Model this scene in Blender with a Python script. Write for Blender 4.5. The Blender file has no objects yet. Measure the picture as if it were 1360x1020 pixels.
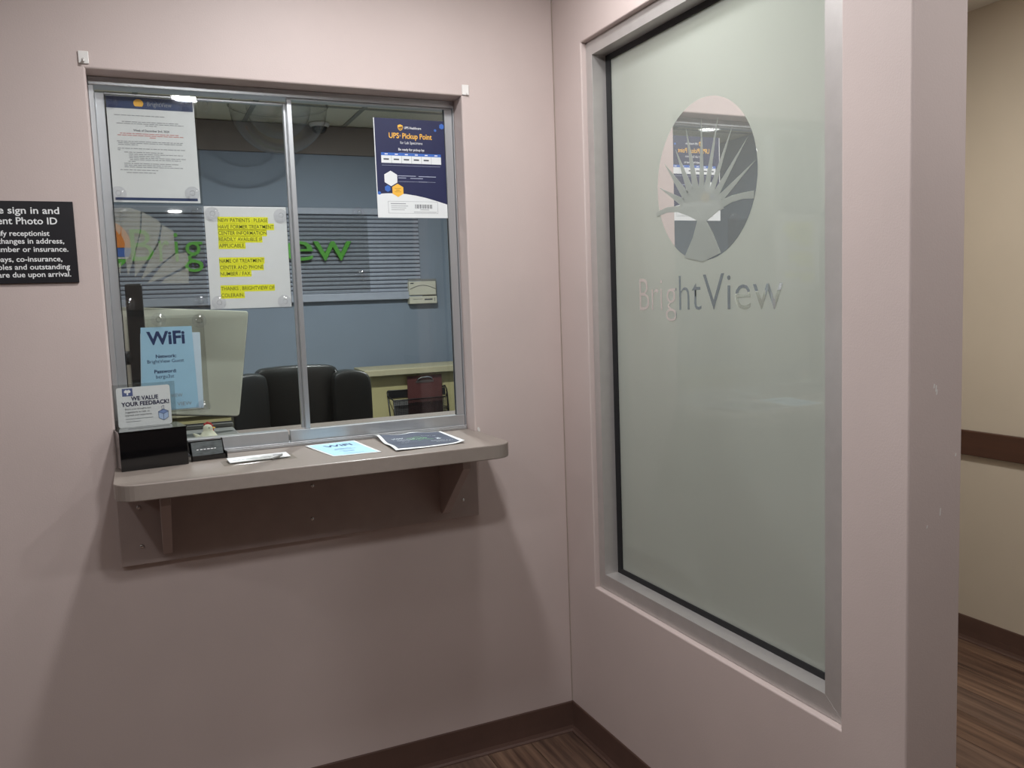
import bpy, bmesh, math, random
from mathutils import Vector, Matrix
random.seed(7)
SC = bpy.context.scene
COL = SC.collection

# ------------------------------------------------------------------ camera
CAM = Vector((-1.2403, -2.3546, 1.4183)); YAW, PITCH, ROLL, FPX = 24.2448, -5.4846, -2.0858, 1107.14
_y, _p, _r = (math.radians(a) for a in (YAW, PITCH, ROLL))
FWD = Vector((math.sin(_y)*math.cos(_p), math.cos(_y)*math.cos(_p), math.sin(_p)))
_rt = Vector((math.cos(_y), -math.sin(_y), 0)); _up = _rt.cross(FWD)
RT = math.cos(_r)*_rt + math.sin(_r)*_up
UP = -math.sin(_r)*_rt + math.cos(_r)*_up
cd = bpy.data.cameras.new('camera'); cam = bpy.data.objects.new('camera', cd); COL.objects.link(cam)
cd.sensor_width = 36; cd.lens = FPX/1360*36; cd.clip_start = .02
cam.matrix_world = Matrix(((RT.x, UP.x, -FWD.x, CAM.x), (RT.y, UP.y, -FWD.y, CAM.y), (RT.z, UP.z, -FWD.z, CAM.z), (0, 0, 0, 1)))
SC.camera = cam
def hit(px, py, ax, val):
    """world point where the photo pixel's ray meets the plane axis=val"""
    r = RT*((px-680)/FPX) - UP*((py-510)/FPX) + FWD
    return CAM + r*((val-CAM[ax])/r[ax])

# ------------------------------------------------------------------ world, exposure
w = bpy.data.worlds.new('world'); SC.world = w; w.use_nodes = True
w.node_tree.nodes['Background'].inputs[0].default_value = (.9, .95, 1, 1)
w.node_tree.nodes['Background'].inputs[1].default_value = .02
vs = SC.view_settings
vs.view_transform = 'Standard'; vs.look = 'None'; vs.gamma = 1; vs.use_curve_mapping = False; vs.exposure = 0.0
SC.cycles.transparent_max_bounces = 32      # many clear leaves lie one behind the other on the window

# lamp table: recessed ceiling cans (x, y, z of ceiling, watts, colour, cone degrees)
WARM = (1, .97, .92); NEUT = (.96, .98, 1.0)
CANS = [
    ('recessed downlight in the waiting room ceiling right above the window shelf', -.78, -.72, 2.46, 14.5, NEUT, 178, 'w'),
    ('downlight added in the waiting room ceiling to brighten the corner by the frosted pane', -.27, -.62, 2.46, 4, NEUT, 178, 'w'),  # added fill lamp, brightens the front wall near the corner
    ('recessed downlight in the waiting room ceiling by the far left wall', -2.95, -1.1, 2.46, 5, NEUT, 178, 'w'),
    ('recessed downlight in the waiting room ceiling just in front of the camera', -.93, -1.80, 2.46, 11, NEUT, 178, 'w'),
    ('recessed downlight in the waiting room ceiling left of the camera', -1.97, -1.78, 2.46, 7, NEUT, 178, 'w'),
    ('recessed downlight in the ceiling past the end of the partition wall', .42, -2.05, 2.46, 11, NEUT, 178, 'w'),
    ('recessed downlight in the hallway ceiling behind the frosted pane', .62, -.75, 2.46, 20, WARM, 178, 'w'),
    ('recessed downlight in the waiting room ceiling farthest behind the camera', -.78, -6.45, 2.46, 3, NEUT, 178, 'w'),
    ('unseen downlight added in the office ceiling over the left end of the counter', -1.75, .95, 2.44, 14, NEUT, 178, 'r'),  # unseen lamp, added to light the office
    ('unseen downlight added in the office ceiling over the right end of the counter', -.25, .95, 2.44, 36, NEUT, 178, 'r'),  # likewise added out of view to brighten the office
]

# ------------------------------------------------------------------ materials
MATS = {}
def s2l(c): return tuple(((v/255)/12.92 if v/255 <= .04045 else ((v/255+.055)/1.055)**2.4) for v in c)
def mat(name, rgb, rough=.6, var=.0, vscale=20, bump=0, bscale=200, metal=0, spec=.5, coat=0, stretch=None, trans=0):
    if name in MATS: return MATS[name]
    m = bpy.data.materials.new(name); m.use_nodes = True; nt = m.node_tree; b = nt.nodes['Principled BSDF']
    col = s2l(rgb); b.inputs['Base Color'].default_value = (*col, 1); b.inputs['Roughness'].default_value = rough
    b.inputs['Metallic'].default_value = metal; b.inputs['Specular IOR Level'].default_value = spec; b.inputs['Coat Weight'].default_value = coat
    if trans: b.inputs['Transmission Weight'].default_value = trans
    tc = nt.nodes.new('ShaderNodeTexCoord'); src = tc.outputs['Object']
    if stretch:
        mp = nt.nodes.new('ShaderNodeMapping'); mp.inputs['Scale'].default_value = stretch; nt.links.new(src, mp.inputs[0]); src = mp.outputs[0]
    if var:
        n = nt.nodes.new('ShaderNodeTexNoise'); n.inputs['Scale'].default_value = vscale; n.inputs['Detail'].default_value = 5
        nt.links.new(src, n.inputs['Vector'])
        r = nt.nodes.new('ShaderNodeValToRGB'); r.color_ramp.elements[0].position = .3; r.color_ramp.elements[1].position = .7
        r.color_ramp.elements[0].color = (*[v*(1-var) for v in col], 1); r.color_ramp.elements[1].color = (*[min(1, v*(1+var)) for v in col], 1)
        nt.links.new(n.outputs['Fac'], r.inputs[0]); nt.links.new(r.outputs[0], b.inputs['Base Color'])
    if bump:
        n2 = nt.nodes.new('ShaderNodeTexNoise'); n2.inputs['Scale'].default_value = bscale; n2.inputs['Detail'].default_value = 3
        nt.links.new(src, n2.inputs['Vector'])
        bp = nt.nodes.new('ShaderNodeBump'); bp.inputs['Strength'].default_value = bump; bp.inputs['Distance'].default_value = .002
        nt.links.new(n2.outputs['Fac'], bp.inputs['Height']); nt.links.new(bp.outputs[0], b.inputs['Normal'])
    MATS[name] = m; return m
def schlick(nt, f0):
    lw = nt.nodes.new('ShaderNodeLayerWeight'); lw.inputs[0].default_value = .5
    pw = nt.nodes.new('ShaderNodeMath'); pw.operation = 'POWER'; pw.inputs[1].default_value = 5; nt.links.new(lw.outputs['Facing'], pw.inputs[0])
    ma = nt.nodes.new('ShaderNodeMath'); ma.operation = 'MULTIPLY_ADD'; ma.inputs[1].default_value = 1-f0; ma.inputs[2].default_value = f0; nt.links.new(pw.outputs[0], ma.inputs[0])
    return ma.outputs[0]
def thin_glass(name, tint=(.93, .96, .95), ior=1.5, rough=.0, extra=0.0, const=None):
    """thin clear sheet: Fresnel mix of straight-through and mirror reflection"""
    m = bpy.data.materials.new(name); m.use_nodes = True; nt = m.node_tree; nt.nodes.clear()
    o = nt.nodes.new('ShaderNodeOutputMaterial'); t = nt.nodes.new('ShaderNodeBsdfTransparent'); t.inputs[0].default_value = (*tint, 1)
    g = nt.nodes.new('ShaderNodeBsdfGlossy'); g.inputs['Roughness'].default_value = rough
    mx = nt.nodes.new('ShaderNodeMixShader')
    if const is not None: mx.inputs[0].default_value = const
    else: nt.links.new(schlick(nt, ((ior-1)/(ior+1))**2+extra), mx.inputs[0])
    nt.links.new(t.outputs[0], mx.inputs[1]); nt.links.new(g.outputs[0], mx.inputs[2]); nt.links.new(mx.outputs[0], o.inputs[0])
    MATS[name] = m; return m
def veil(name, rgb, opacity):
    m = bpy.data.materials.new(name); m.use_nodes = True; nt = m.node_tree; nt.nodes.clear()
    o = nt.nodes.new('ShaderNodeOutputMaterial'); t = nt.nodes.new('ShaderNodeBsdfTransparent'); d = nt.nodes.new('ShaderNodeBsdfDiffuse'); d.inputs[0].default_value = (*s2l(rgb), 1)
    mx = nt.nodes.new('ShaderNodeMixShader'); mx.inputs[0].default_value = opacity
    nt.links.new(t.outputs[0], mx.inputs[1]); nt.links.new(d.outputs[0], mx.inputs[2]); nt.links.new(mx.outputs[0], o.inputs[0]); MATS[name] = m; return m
def clear_mirror(name, rgb, haze):
    """unfrosted, strongly reflecting glass with a faint haze"""
    m = bpy.data.materials.new(name); m.use_nodes = True; nt = m.node_tree; nt.nodes.clear()
    o = nt.nodes.new('ShaderNodeOutputMaterial'); g = nt.nodes.new('ShaderNodeBsdfGlossy'); g.inputs[0].default_value = (.9, .9, .89, 1); g.inputs['Roughness'].default_value = .012
    d = nt.nodes.new('ShaderNodeBsdfDiffuse'); d.inputs[0].default_value = (*s2l(rgb), 1)
    mx = nt.nodes.new('ShaderNodeMixShader'); mx.inputs[0].default_value = haze
    nt.links.new(g.outputs[0], mx.inputs[1]); nt.links.new(d.outputs[0], mx.inputs[2]); nt.links.new(mx.outputs[0], o.inputs[0]); MATS[name] = m; return m
def frosted(name, rgb):
    """etched film: diffuse + translucent under a smooth glass surface"""
    m = bpy.data.materials.new(name); m.use_nodes = True; nt = m.node_tree; nt.nodes.clear()
    o = nt.nodes.new('ShaderNodeOutputMaterial'); d = nt.nodes.new('ShaderNodeBsdfDiffuse'); t = nt.nodes.new('ShaderNodeBsdfTranslucent')
    c = (*s2l(rgb), 1); d.inputs[0].default_value = c; t.inputs[0].default_value = c
    n = nt.nodes.new('ShaderNodeTexNoise'); n.inputs['Scale'].default_value = 900
    mx = nt.nodes.new('ShaderNodeMixShader'); mx.inputs[0].default_value = .5
    g = nt.nodes.new('ShaderNodeBsdfGlossy'); g.inputs['Roughness'].default_value = .015
    m2 = nt.nodes.new('ShaderNodeMixShader')
    nt.links.new(d.outputs[0], mx.inputs[1]); nt.links.new(t.outputs[0], mx.inputs[2]); nt.links.new(schlick(nt, .06), m2.inputs[0])
    nt.links.new(mx.outputs[0], m2.inputs[1]); nt.links.new(g.outputs[0], m2.inputs[2]); nt.links.new(m2.outputs[0], o.inputs[0])
    MATS[name] = m; return m
def emit(name, rgb, s):
    m = bpy.data.materials.new(name); m.use_nodes = True; b = m.node_tree.nodes['Principled BSDF']
    b.inputs['Base Color'].default_value = (.8, .8, .8, 1); b.inputs['Emission Color'].default_value = (*rgb, 1); b.inputs['Emission Strength'].default_value = s
    MATS[name] = m; return m

WALL = mat('pink_taupe_wall_paint', (196, 180, 175), .55, .035, 3.0, .12, 260, spec=.35)
HALL = mat('beige_hall_wall_paint', (193, 182, 166), .6, .03, 3.0, .12, 260, spec=.3)
CEIL = mat('white_ceiling_paint', (225, 222, 215), .8, .02, 8, .2, 150)
TILE = mat('ceiling_tile', (226, 220, 198), .9, .05, 60, .5, 160)
TBAR = mat('ceiling_grid_bar', (150, 150, 140), .6)
BLUE = mat('blue_grey_office_paint', (130, 142, 156), .6, .03, 4, .1, 240)
SOFF = mat('taupe_soffit_paint', (120, 112, 106), .7, .03, 5)
BASE = mat('brown_vinyl_cove', (88, 66, 58), .45, .06, 14, .1, 120)
RAIL = mat('brown_wood_chair_rail', (76, 48, 36), .4, .25, 9, .2, 60, stretch=(1, .08, 1.5))
LAM = mat('taupe_laminate', (143, 132, 124), .32, .03, 60, .05, 300, spec=.5)
LAMD = mat('taupe_painted_board', (170, 154, 149), .5, .04, 20, .1, 200)
ALU = mat('satin_aluminium', (196, 198, 200), .34, .03, 30, .06, 300, metal=.75, stretch=(1, 1, .05))
ALUF = mat('satin_aluminium_storefront', (192, 187, 184), .38, .03, 30, .05, 300, metal=.5)
BLK = mat('black_rubber_gasket', (20, 21, 24), .6, .1, 40)
BLKP = mat('glossy_black_acrylic', (9, 9, 11), .08, .1, 10, spec=.5, coat=.6)
BLKM = mat('matte_black_plastic', (24, 24, 26), .45, .08, 60)
SIGNB = mat('black_sign_plastic', (24, 22, 27), .4, .08, 50)
WHITE = mat('white_plastic', (222, 218, 214), .4, .02, 30)
INKW = mat('white_ink', (235, 235, 235), .5, .01, 30)
PAPER = mat('white_paper', (224, 226, 226), .7, .015, 40, .05, 80)
PBLUE = mat('light_blue_paper', (160, 200, 222), .7, .03, 12, .05, 80)
NAVY = mat('navy_ink', (32, 36, 74), .45, .04, 30)
NAVY2 = mat('slate_navy_ink', (38, 58, 100), .45, .05, 30)
GOLD = mat('gold_ink', (240, 184, 70), .5, .03, 30)
BLUI = mat('blue_ink', (58, 104, 186), .5, .03, 30)
GREY = mat('grey_ink', (146, 148, 151), .6, .04, 80)
DGREY = mat('dark_ink', (62, 64, 72), .6, .04, 80)
REDI = mat('red_ink', (200, 140, 136), .6, .04, 80)
YEL = mat('yellow_highlighter', (240, 240, 40), .6, .05, 30)
OLIV = mat('dark_olive_ink', (84, 88, 20), .6, .05, 60)
GRN = mat('green_sign_letter', (92, 178, 62), .35, .04, 20)
PURP = mat('purple_sign_letter', (96, 84, 140), .5, .04, 20)
ORNG = mat('orange_sign_inlay', (240, 138, 48), .45, .04, 20)
SLAT = mat('grey_blue_slat', (168, 174, 186), .5, .04, 30)
SLATB = mat('slat_panel_back', (88, 92, 102), .6, .04, 30)
BEIGE = mat('beige_plastic', (206, 202, 184), .5, .03, 20)
MONB = mat('pale_grey_green_monitor_back', (238, 236, 220), .35, .03, 10)
OLV = mat('olive_beige_cabinet', (176, 166, 120), .55, .04, 10)
CTOP = mat('olive_beige_countertop', (176, 168, 138), .45, .04, 40)
LEA = mat('black_leather', (34, 35, 33), .36, .15, 40, .4, 320)
MESH = mat('black_wire', (16, 16, 18), .4, .05, 50)
MAR = mat('maroon_hardboard', (82, 42, 40), .5, .1, 30)
CHR = mat('chrome', (215, 215, 215), .12, .02, 20, metal=1)
MINT = mat('mint_plastic', (120, 214, 178), .45, .03, 20)
CREAM = mat('cream_ceramic', (226, 220, 196), .3, .03, 30)
REDC = mat('red_ceramic', (186, 48, 44), .3, .05, 30)
GRYP = mat('grey_plastic', (128, 128, 124), .4, .04, 20)
CARD = mat('grey_patterned_card', (72, 77, 77), .25, .35, 45, stretch=(1, 1, 3))
GLASS = thin_glass('window_glass', (.86, .885, .875), 1.5)
ACRY = thin_glass('clear_acrylic', (.95, .955, .95), 1.45, .02, .015)
CUP = thin_glass('clear_vinyl_cup', (.93, .93, .95), 1.5, .06, .03)
DOME = thin_glass('clear_dome_acrylic', (.965, .965, .97), 1.55, .02, .02)
BAG = thin_glass('clear_plastic_bag', (.97, .97, .96), 1.45, .12, .0, .06)
FROST = frosted('frosted_film', (196, 200, 193))
MIRR = clear_mirror('clear_mirror_window_cutout', (190, 192, 186), .24)
FAN = veil('pale_reflection', (220, 217, 207), .28)  # translucent colour standing in for a reflection in the window glass
def plank_mat(name, dark, mid, light, seed):
    m = bpy.data.materials.new(name); m.use_nodes = True; nt = m.node_tree; b = nt.nodes['Principled BSDF']; b.inputs['Roughness'].default_value = .42
    tc = nt.nodes.new('ShaderNodeTexCoord'); mp = nt.nodes.new('ShaderNodeMapping'); mp.inputs['Scale'].default_value = (22, .9, 1); mp.inputs['Location'].default_value = (seed*3.1, seed*1.7, 0)
    n = nt.nodes.new('ShaderNodeTexNoise'); n.inputs['Scale'].default_value = 1.4; n.inputs['Detail'].default_value = 6; n.inputs['Roughness'].default_value = .62
    oi = nt.nodes.new('ShaderNodeObjectInfo'); av = nt.nodes.new('ShaderNodeVectorMath'); av.operation = 'ADD'
    cx = nt.nodes.new('ShaderNodeCombineXYZ'); mu = nt.nodes.new('ShaderNodeMath'); mu.operation = 'MULTIPLY'; mu.inputs[1].default_value = 40
    nt.links.new(oi.outputs['Random'], mu.inputs[0]); nt.links.new(mu.outputs[0], cx.inputs[0]); nt.links.new(tc.outputs['Object'], mp.inputs[0]); nt.links.new(mp.outputs[0], av.inputs[0]); nt.links.new(cx.outputs[0], av.inputs[1]); nt.links.new(av.outputs[0], n.inputs['Vector'])
    r = nt.nodes.new('ShaderNodeValToRGB'); e = r.color_ramp.elements; e[0].position = .34; e[0].color = (*s2l(dark), 1); e[1].position = .70; e[1].color = (*s2l(light), 1); k = e.new(.5); k.color = (*s2l(mid), 1)
    nt.links.new(n.outputs['Fac'], r.inputs[0]); nt.links.new(r.outputs[0], b.inputs['Base Color']); MATS[name] = m; return m
WOOD = [plank_mat('walnut_plank_%d' % i, *c, i) for i, c in enumerate([((66, 48, 40), (100, 76, 62), (136, 108, 88)), ((58, 42, 36), (90, 68, 56), (124, 98, 80)), ((76, 57, 46), (112, 87, 70), (146, 118, 96)), ((62, 47, 41), (96, 75, 64), (128, 104, 88))])]
SUB = mat('dark_subfloor', (46, 34, 28), .8, .1, 10)
LENS = emit('downlight_lens', (1, .96, .9), 14)
LENSR = emit('added_office_downlight_lens', (1, .97, .92), 9)  # glowing lens of the unseen lamps added in the office
TRIM = mat('white_enamel_trim', (228, 226, 220), .4, .02, 20)

# ------------------------------------------------------------------ mesh helpers
def link(name, me, m, parent=None, smooth=False):
    o = bpy.data.objects.new(name, me); COL.objects.link(o)
    if m is not None and not me.materials: me.materials.append(m)
    if parent is not None: o.parent = parent
    if smooth:
        for p in me.polygons: p.use_smooth = True
    return o
def from_bm(name, bm, m, parent=None, smooth=False):
    bmesh.ops.recalc_face_normals(bm, faces=bm.faces)
    me = bpy.data.meshes.new(name); bm.to_mesh(me); bm.free(); return link(name, me, m, parent, smooth)
def tag(o, label, cat, group=None, kind=None):
    o['label'] = label; o['category'] = cat
    if group: o['group'] = group
    if kind: o['kind'] = kind
    return o
def struct(o, label=None, cat=None):
    o['kind'] = 'structure'
    if label: o['label'] = label
    if cat: o['category'] = cat
    return o
def empty(name, loc=(0, 0, 0), rz=0):
    o = bpy.data.objects.new(name, None); COL.objects.link(o); o.location = loc; o.rotation_euler = (0, 0, rz); o.empty_display_size = .05; return o
def bbox(bm, x0, x1, y0, y1, z0, z1, bev=0, seg=2):
    v = [bm.verts.new((x, y, z)) for x in (x0, x1) for y in (y0, y1) for z in (z0, z1)]
    fs = [bm.faces.new([v[i] for i in f]) for f in ((0, 1, 3, 2), (4, 6, 7, 5), (0, 4, 5, 1), (2, 3, 7, 6), (0, 2, 6, 4), (1, 5, 7, 3))]
    if bev:
        es = list({e for f in fs for e in f.edges}); bmesh.ops.recalc_face_normals(bm, faces=fs)
        bmesh.ops.bevel(bm, geom=es, offset=bev, segments=seg, affect='EDGES', profile=.5)
def box(name, x0, x1, y0, y1, z0, z1, m, parent=None, bev=0, seg=2, smooth=False):
    bm = bmesh.new(); bbox(bm, x0, x1, y0, y1, z0, z1, bev, seg); return from_bm(name, bm, m, parent, smooth)
def prism_bm(bm, pts, d, bev=0, seg=2):
    """pts: list of Vectors (planar loop); extrude along vector d"""
    a = [bm.verts.new(p) for p in pts]; b = [bm.verts.new(Vector(p)+Vector(d)) for p in pts]; n = len(pts)
    fs = [bm.faces.new(a), bm.faces.new(b[::-1])] + [bm.faces.new((a[i], b[i], b[(i+1) % n], a[(i+1) % n])) for i in range(n)]
    if bev:
        bmesh.ops.recalc_face_normals(bm, faces=fs)
        es = [e for e in set(fs[0].edges) | set(fs[1].edges)]
        bmesh.ops.bevel(bm, geom=es, offset=bev, segments=seg, affect='EDGES', profile=.5)
def prism(name, pts, d, m, parent=None, bev=0, seg=2, smooth=False):
    bm = bmesh.new(); prism_bm(bm, pts, d, bev, seg); return from_bm(name, bm, m, parent, smooth)
def lathe_bm(bm, prof, n=28, M=Matrix()):
    rings = []
    for r, z in prof:
        if r < 1e-6: rings.append([bm.verts.new(M @ Vector((0, 0, z)))])
        else: rings.append([bm.verts.new(M @ Vector((r*math.cos(2*math.pi*i/n), r*math.sin(2*math.pi*i/n), z))) for i in range(n)])
    for a, b in zip(rings, rings[1:]):
        for i in range(n):
            j = (i+1) % n
            if len(a) == 1 and len(b) == 1: continue
            if len(a) == 1: bm.faces.new((a[0], b[i], b[j]))
            elif len(b) == 1: bm.faces.new((a[i], b[0], a[j]))
            else: bm.faces.new((a[i], b[i], b[j], a[j]))
def lathe(name, prof, m, parent=None, n=28, M=Matrix(), smooth=True):
    bm = bmesh.new(); lathe_bm(bm, prof, n, M); return from_bm(name, bm, m, parent, smooth)
def tube_bm(bm, pts, r, n=8):
    pts = [Vector(p) for p in pts]; rings = []
    for i, p in enumerate(pts):
        t = (pts[min(i+1, len(pts)-1)]-pts[max(i-1, 0)]).normalized()
        u = t.cross(Vector((0, 0, 1)) if abs(t.z) < .9 else Vector((1, 0, 0))).normalized(); v = t.cross(u)
        rings.append([bm.verts.new(p+r*(math.cos(2*math.pi*k/n)*u+math.sin(2*math.pi*k/n)*v)) for k in range(n)])
    for a, b in zip(rings, rings[1:]):
        for k in range(n): bm.faces.new((a[k], b[k], b[(k+1) % n], a[(k+1) % n]))
    bm.faces.new(rings[0]); bm.faces.new(rings[-1][::-1])
def tube(name, pts, r, m, parent=None, n=8):
    bm = bmesh.new(); tube_bm(bm, pts, r, n); return from_bm(name, bm, m, parent, True)

# flat surfaces: a map (u, v, lift) -> world
def plane_map(o, u, v):
    o, u, v = Vector(o), Vector(u).normalized(), Vector(v).normalized(); n = u.cross(v)
    return lambda a, b, l=0: o + u*a + v*b + n*l
def polyf(name, uv, S, lift, m, parent, thick=0):
    if thick: return prism(name, [S(a, b, lift-thick) for a, b in uv], S(0, 0, thick)-S(0, 0, 0), m, parent)
    bm = bmesh.new(); bm.faces.new([bm.verts.new(S(a, b, lift)) for a, b in uv]); me = bpy.data.meshes.new(name); bm.to_mesh(me); bm.free(); return link(name, me, m, parent)
def rects(name, rl, S, lift, m, parent, nu=1):
    """several flat printed bars as one print part"""
    bm = bmesh.new()
    for u0, u1, v0, v1 in rl:
        k = max(1, int(nu*abs(u1-u0)))
        k2 = max(1, int(nu*abs(v1-v0)))
        g = [[bm.verts.new(S(u0+(u1-u0)*i/k, v0+(v1-v0)*j/k2, lift)) for j in range(k2+1)] for i in range(k+1)]
        for i in range(k):
            for j in range(k2): bm.faces.new((g[i][j], g[i+1][j], g[i+1][j+1], g[i][j+1]))
    me = bpy.data.meshes.new(name); bm.to_mesh(me); bm.free(); o = link(name, me, m, parent)
    if len(rl) > 1: o['kind'] = 'stuff'
    return o
def text_mesh(s, bold=0, extrude=0, spacing=1.0, res=3):
    c = bpy.data.curves.new('t', 'FONT'); c.body = s; c.size = 1; c.offset = bold; c.extrude = extrude; c.space_character = spacing; c.resolution_u = res
    o = bpy.data.objects.new('t', c)
    me = bpy.data.meshes.new_from_object(o); bpy.data.objects.remove(o); bpy.data.curves.remove(c); return me
def text(name, s, S, u0, u1, v0, cap, lift, m, parent, bold=0, extrude=0, spacing=1.0):
    """string fitted between u0 and u1 with its baseline on v0 and capital height cap"""
    me = text_mesh(s, bold, extrude/cap*.7 if extrude else 0, spacing)
    xs = [v.co.x for v in me.vertices]; x0, x1 = min(xs), max(xs)
    sx = (u1-u0)/(x1-x0); sy = cap/.70
    for v in me.vertices: v.co = S(u0+(v.co.x-x0)*sx, v0+v.co.y*sy, lift + (v.co.z*sy if extrude else 0))
    me.update(); return link(name, me, m, parent)

# ------------------------------------------------------------------ setting: walls with openings
def wall_hole(name, A, B, C, D, H, P, thick, m, label, bev=.005):
    """wall in (s, z): s from A..B, hole s C[0]..C[1], z D[0]..D[1]; P(s, z, t) -> world"""
    bm = bmesh.new(); ss = [A, C[0], C[1], B]; zs = [0, D[0], D[1], H]
    def side(t): return [[bm.verts.new(P(s, z, t)) for z in zs] for s in ss]
    f, b = side(0), side(thick)
    for i in range(3):
        for j in range(3):
            if i == 1 and j == 1: continue
            bm.faces.new((f[i][j], f[i+1][j], f[i+1][j+1], f[i][j+1])); bm.faces.new((b[i][j], b[i][j+1], b[i+1][j+1], b[i+1][j]))
    ring = [(1, 1), (2, 1), (2, 2), (1, 2)]
    for k in range(4):
        (i, j), (i2, j2) = ring[k], ring[(k+1) % 4]; bm.faces.new((f[i][j], f[i2][j2], b[i2][j2], b[i][j]))
    out = [(i, 0) for i in range(4)] + [(3, j) for j in range(1, 4)] + [(i, 3) for i in (2, 1, 0)] + [(0, j) for j in (2, 1)]
    for k in range(len(out)):
        (i, j), (i2, j2) = out[k], out[(k+1) % len(out)]; bm.faces.new((f[i][j], b[i][j], b[i2][j2], f[i2][j2]))
    bmesh.ops.recalc_face_normals(bm, faces=bm.faces)
    es = []
    for k in range(4):
        (i, j), (i2, j2) = ring[k], ring[(k+1) % 4]; e = bm.edges.get((f[i][j], f[i2][j2])); es.append(e)
    es += [bm.edges.get((f[3][j], f[3][j+1])) for j in range(3)]
    bmesh.ops.bevel(bm, geom=es, offset=bev, segments=3, affect='EDGES', profile=.5)
    o = from_bm(name, bm, m); struct(o, label, 'wall'); return o

TH = .134; CH = 2.46; RC = 2.44
OL, OR, OT = -1.301, -.3096, 2.034        # service window opening
ST, SB = 1.0352, .9953                     # shelf top / bottom
wall_hole('wall_front', -4.0, .0, (OL, OR), (SB, OT), CH, lambda s, z, t: (s, t, z), TH, WALL, 'pink taupe wall with the service window opening')
EY = -1.309
wy0, wy1, wz0, wz1 = -1.152, -.1706, .5386, 2.1647
wall_hole('wall_right', .0, -EY, (-wy1, -wy0), (wz0, wz1), CH, lambda s, z, t: (t, -s, z), TH, WALL, 'pink taupe partition wall holding the frosted pane', .004)
struct(box('wall_front_hall', .0, 1.87, 0.0005, TH, 0, CH, HALL), 'beige wall closing the far end of the hallway', 'wall')
struct(box('wall_hall', 1.736, 1.87, -7.2, -.0005, 0, CH, HALL), 'beige hallway wall with a brown chair rail', 'wall')
struct(box('wall_left', -4.13, -4.0, -7.2, TH, 0, CH, WALL), 'pink taupe wall at the left of the waiting room', 'wall')
struct(box('wall_back', -4.13, 1.87, -7.33, -7.2, 0, CH, WALL), 'pink taupe wall behind the camera', 'wall')
struct(box('ceiling', -4.13, 1.87, -7.33, 0, CH, CH+.05, CEIL), 'white waiting room ceiling', 'ceiling')
BY = 2.40
struct(box('wall_office_back', -2.3, .62, BY, BY+.1, 0, RC, BLUE), 'blue grey wall at the back of the office', 'wall')
struct(box('wall_office_left', -2.4, -2.3, TH, BY+.1, 0, RC, BLUE), 'blue grey wall at the left of the office', 'wall')
struct(box('wall_office_right', .52, .62, TH, BY, 0, RC, BLUE), 'blue grey wall at the right of the office', 'wall')
struct(box('trim_1', -2.3, .52, BY-.018, BY, 2.285, RC-.001, SOFF), 'taupe soffit band along the office back wall under the ceiling', 'soffit')

# office ceiling: grid of tiles with bars
co = box('ceiling_office', -2.4, .62, TH, BY+.1, RC+.012, RC+.05, TILE); struct(co, 'office ceiling of pale olive tiles in a grid', 'ceiling')
gx = [-2.3, -1.69, -1.155, -.62, -.085, .45, .52]; gy = [TH, .72, 1.33, 1.94, BY-.018]
tm = None
for i in range(len(gx)-1):
    for j in range(len(gy)-1):
        if gy[j+1]-gy[j] < .1: continue
        box('ceiling_tile', gx[i]+.008, gx[i+1]-.008, gy[j]+.008, gy[j+1]-.008, RC+.002, RC+.0125, TILE, co)
for x in gx[1:-1]: box('grid_bar', x-.012, x+.012, TH, BY-.02, RC-.002, RC+.004, TBAR, co)
for y in gy[1:-1]: box('grid_bar', -2.3, .52, y-.012, y+.012, RC-.003, RC+.003, TBAR, co)

# floor: sub floor + individual planks
fl = box('floor', -4.13, 1.87, -7.33, BY, -.06, -.006, SUB); struct(fl, 'walnut brown plank floor', 'floor')
PW, PL = .152, 1.22
pm = {}
x = -2.9; row = 0
while x < 1.72:
    y1 = 0 - random.uniform(.0, .9) if row % 2 else -random.uniform(.3, 1.2)
    edges = [-.0, y1]
    while edges[-1] > -3.6: edges.append(edges[-1]-PL)
    xe = min(x+PW, 1.736)
    for a, b in zip(edges, edges[1:]):
        key = (round(xe-x, 3), round(a-b, 3))
        k = (key, random.randrange(4))
        if k not in pm:
            bm = bmesh.new(); bbox(bm, .0008, xe-x-.0008, b-a+.0008, -.0008, -.006, 0, .0006, 1)
            bmesh.ops.recalc_face_normals(bm, faces=bm.faces); me = bpy.data.meshes.new('plank'); bm.to_mesh(me); bm.free(); me.materials.append(WOOD[k[1]]); pm[k] = me
        o = bpy.data.objects.new('plank', pm[k]); COL.objects.link(o); o.parent = fl; o.location = (x, a, 0)
    x += PW; row += 1
struct(box('floor_office', -2.3, .52, TH, BY, -.004, .0, mat('grey_carpet', (92, 94, 98), .95, .2, 90, .5, 300)), 'grey carpet floor of the office', 'floor')

# cove base: profile swept along a wall
def cove(name, p0, p1, nrm, label, m=BASE):
    p0, p1, n = Vector(p0), Vector(p1), Vector(nrm)
    prof = [(0, 0), (.012, 0), (.0115, .0035), (.0075, .009), (.0042, .020), (.0032, .045), (.0032, .098), (.0016, .1016), (0, .1016)]
    pts = [p0 + n*a + Vector((0, 0, b)) for a, b in prof]
    o = prism(name, pts, p1-p0, m); struct(o, label, 'baseboard'); return o
cove('baseboard_front', (-4, -.0002, 0), (-.0006, -.0002, 0), (0, -1, 0), 'brown vinyl cove base under the service window')
cove('baseboard_right', (-.0002, -.0002, 0), (-.0002, EY+.004, 0), (-1, 0, 0), 'brown vinyl cove base under the frosted pane')
cove('baseboard_hall', (1.7358, 0, 0), (1.7358, -7.2, 0), (-1, 0, 0), 'brown vinyl cove base along the hallway wall')
cove('baseboard_partition', (TH+.0002, 0, 0), (TH+.0002, EY+.004, 0), (1, 0, 0), 'brown vinyl cove base on the hallway side of the partition')
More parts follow.
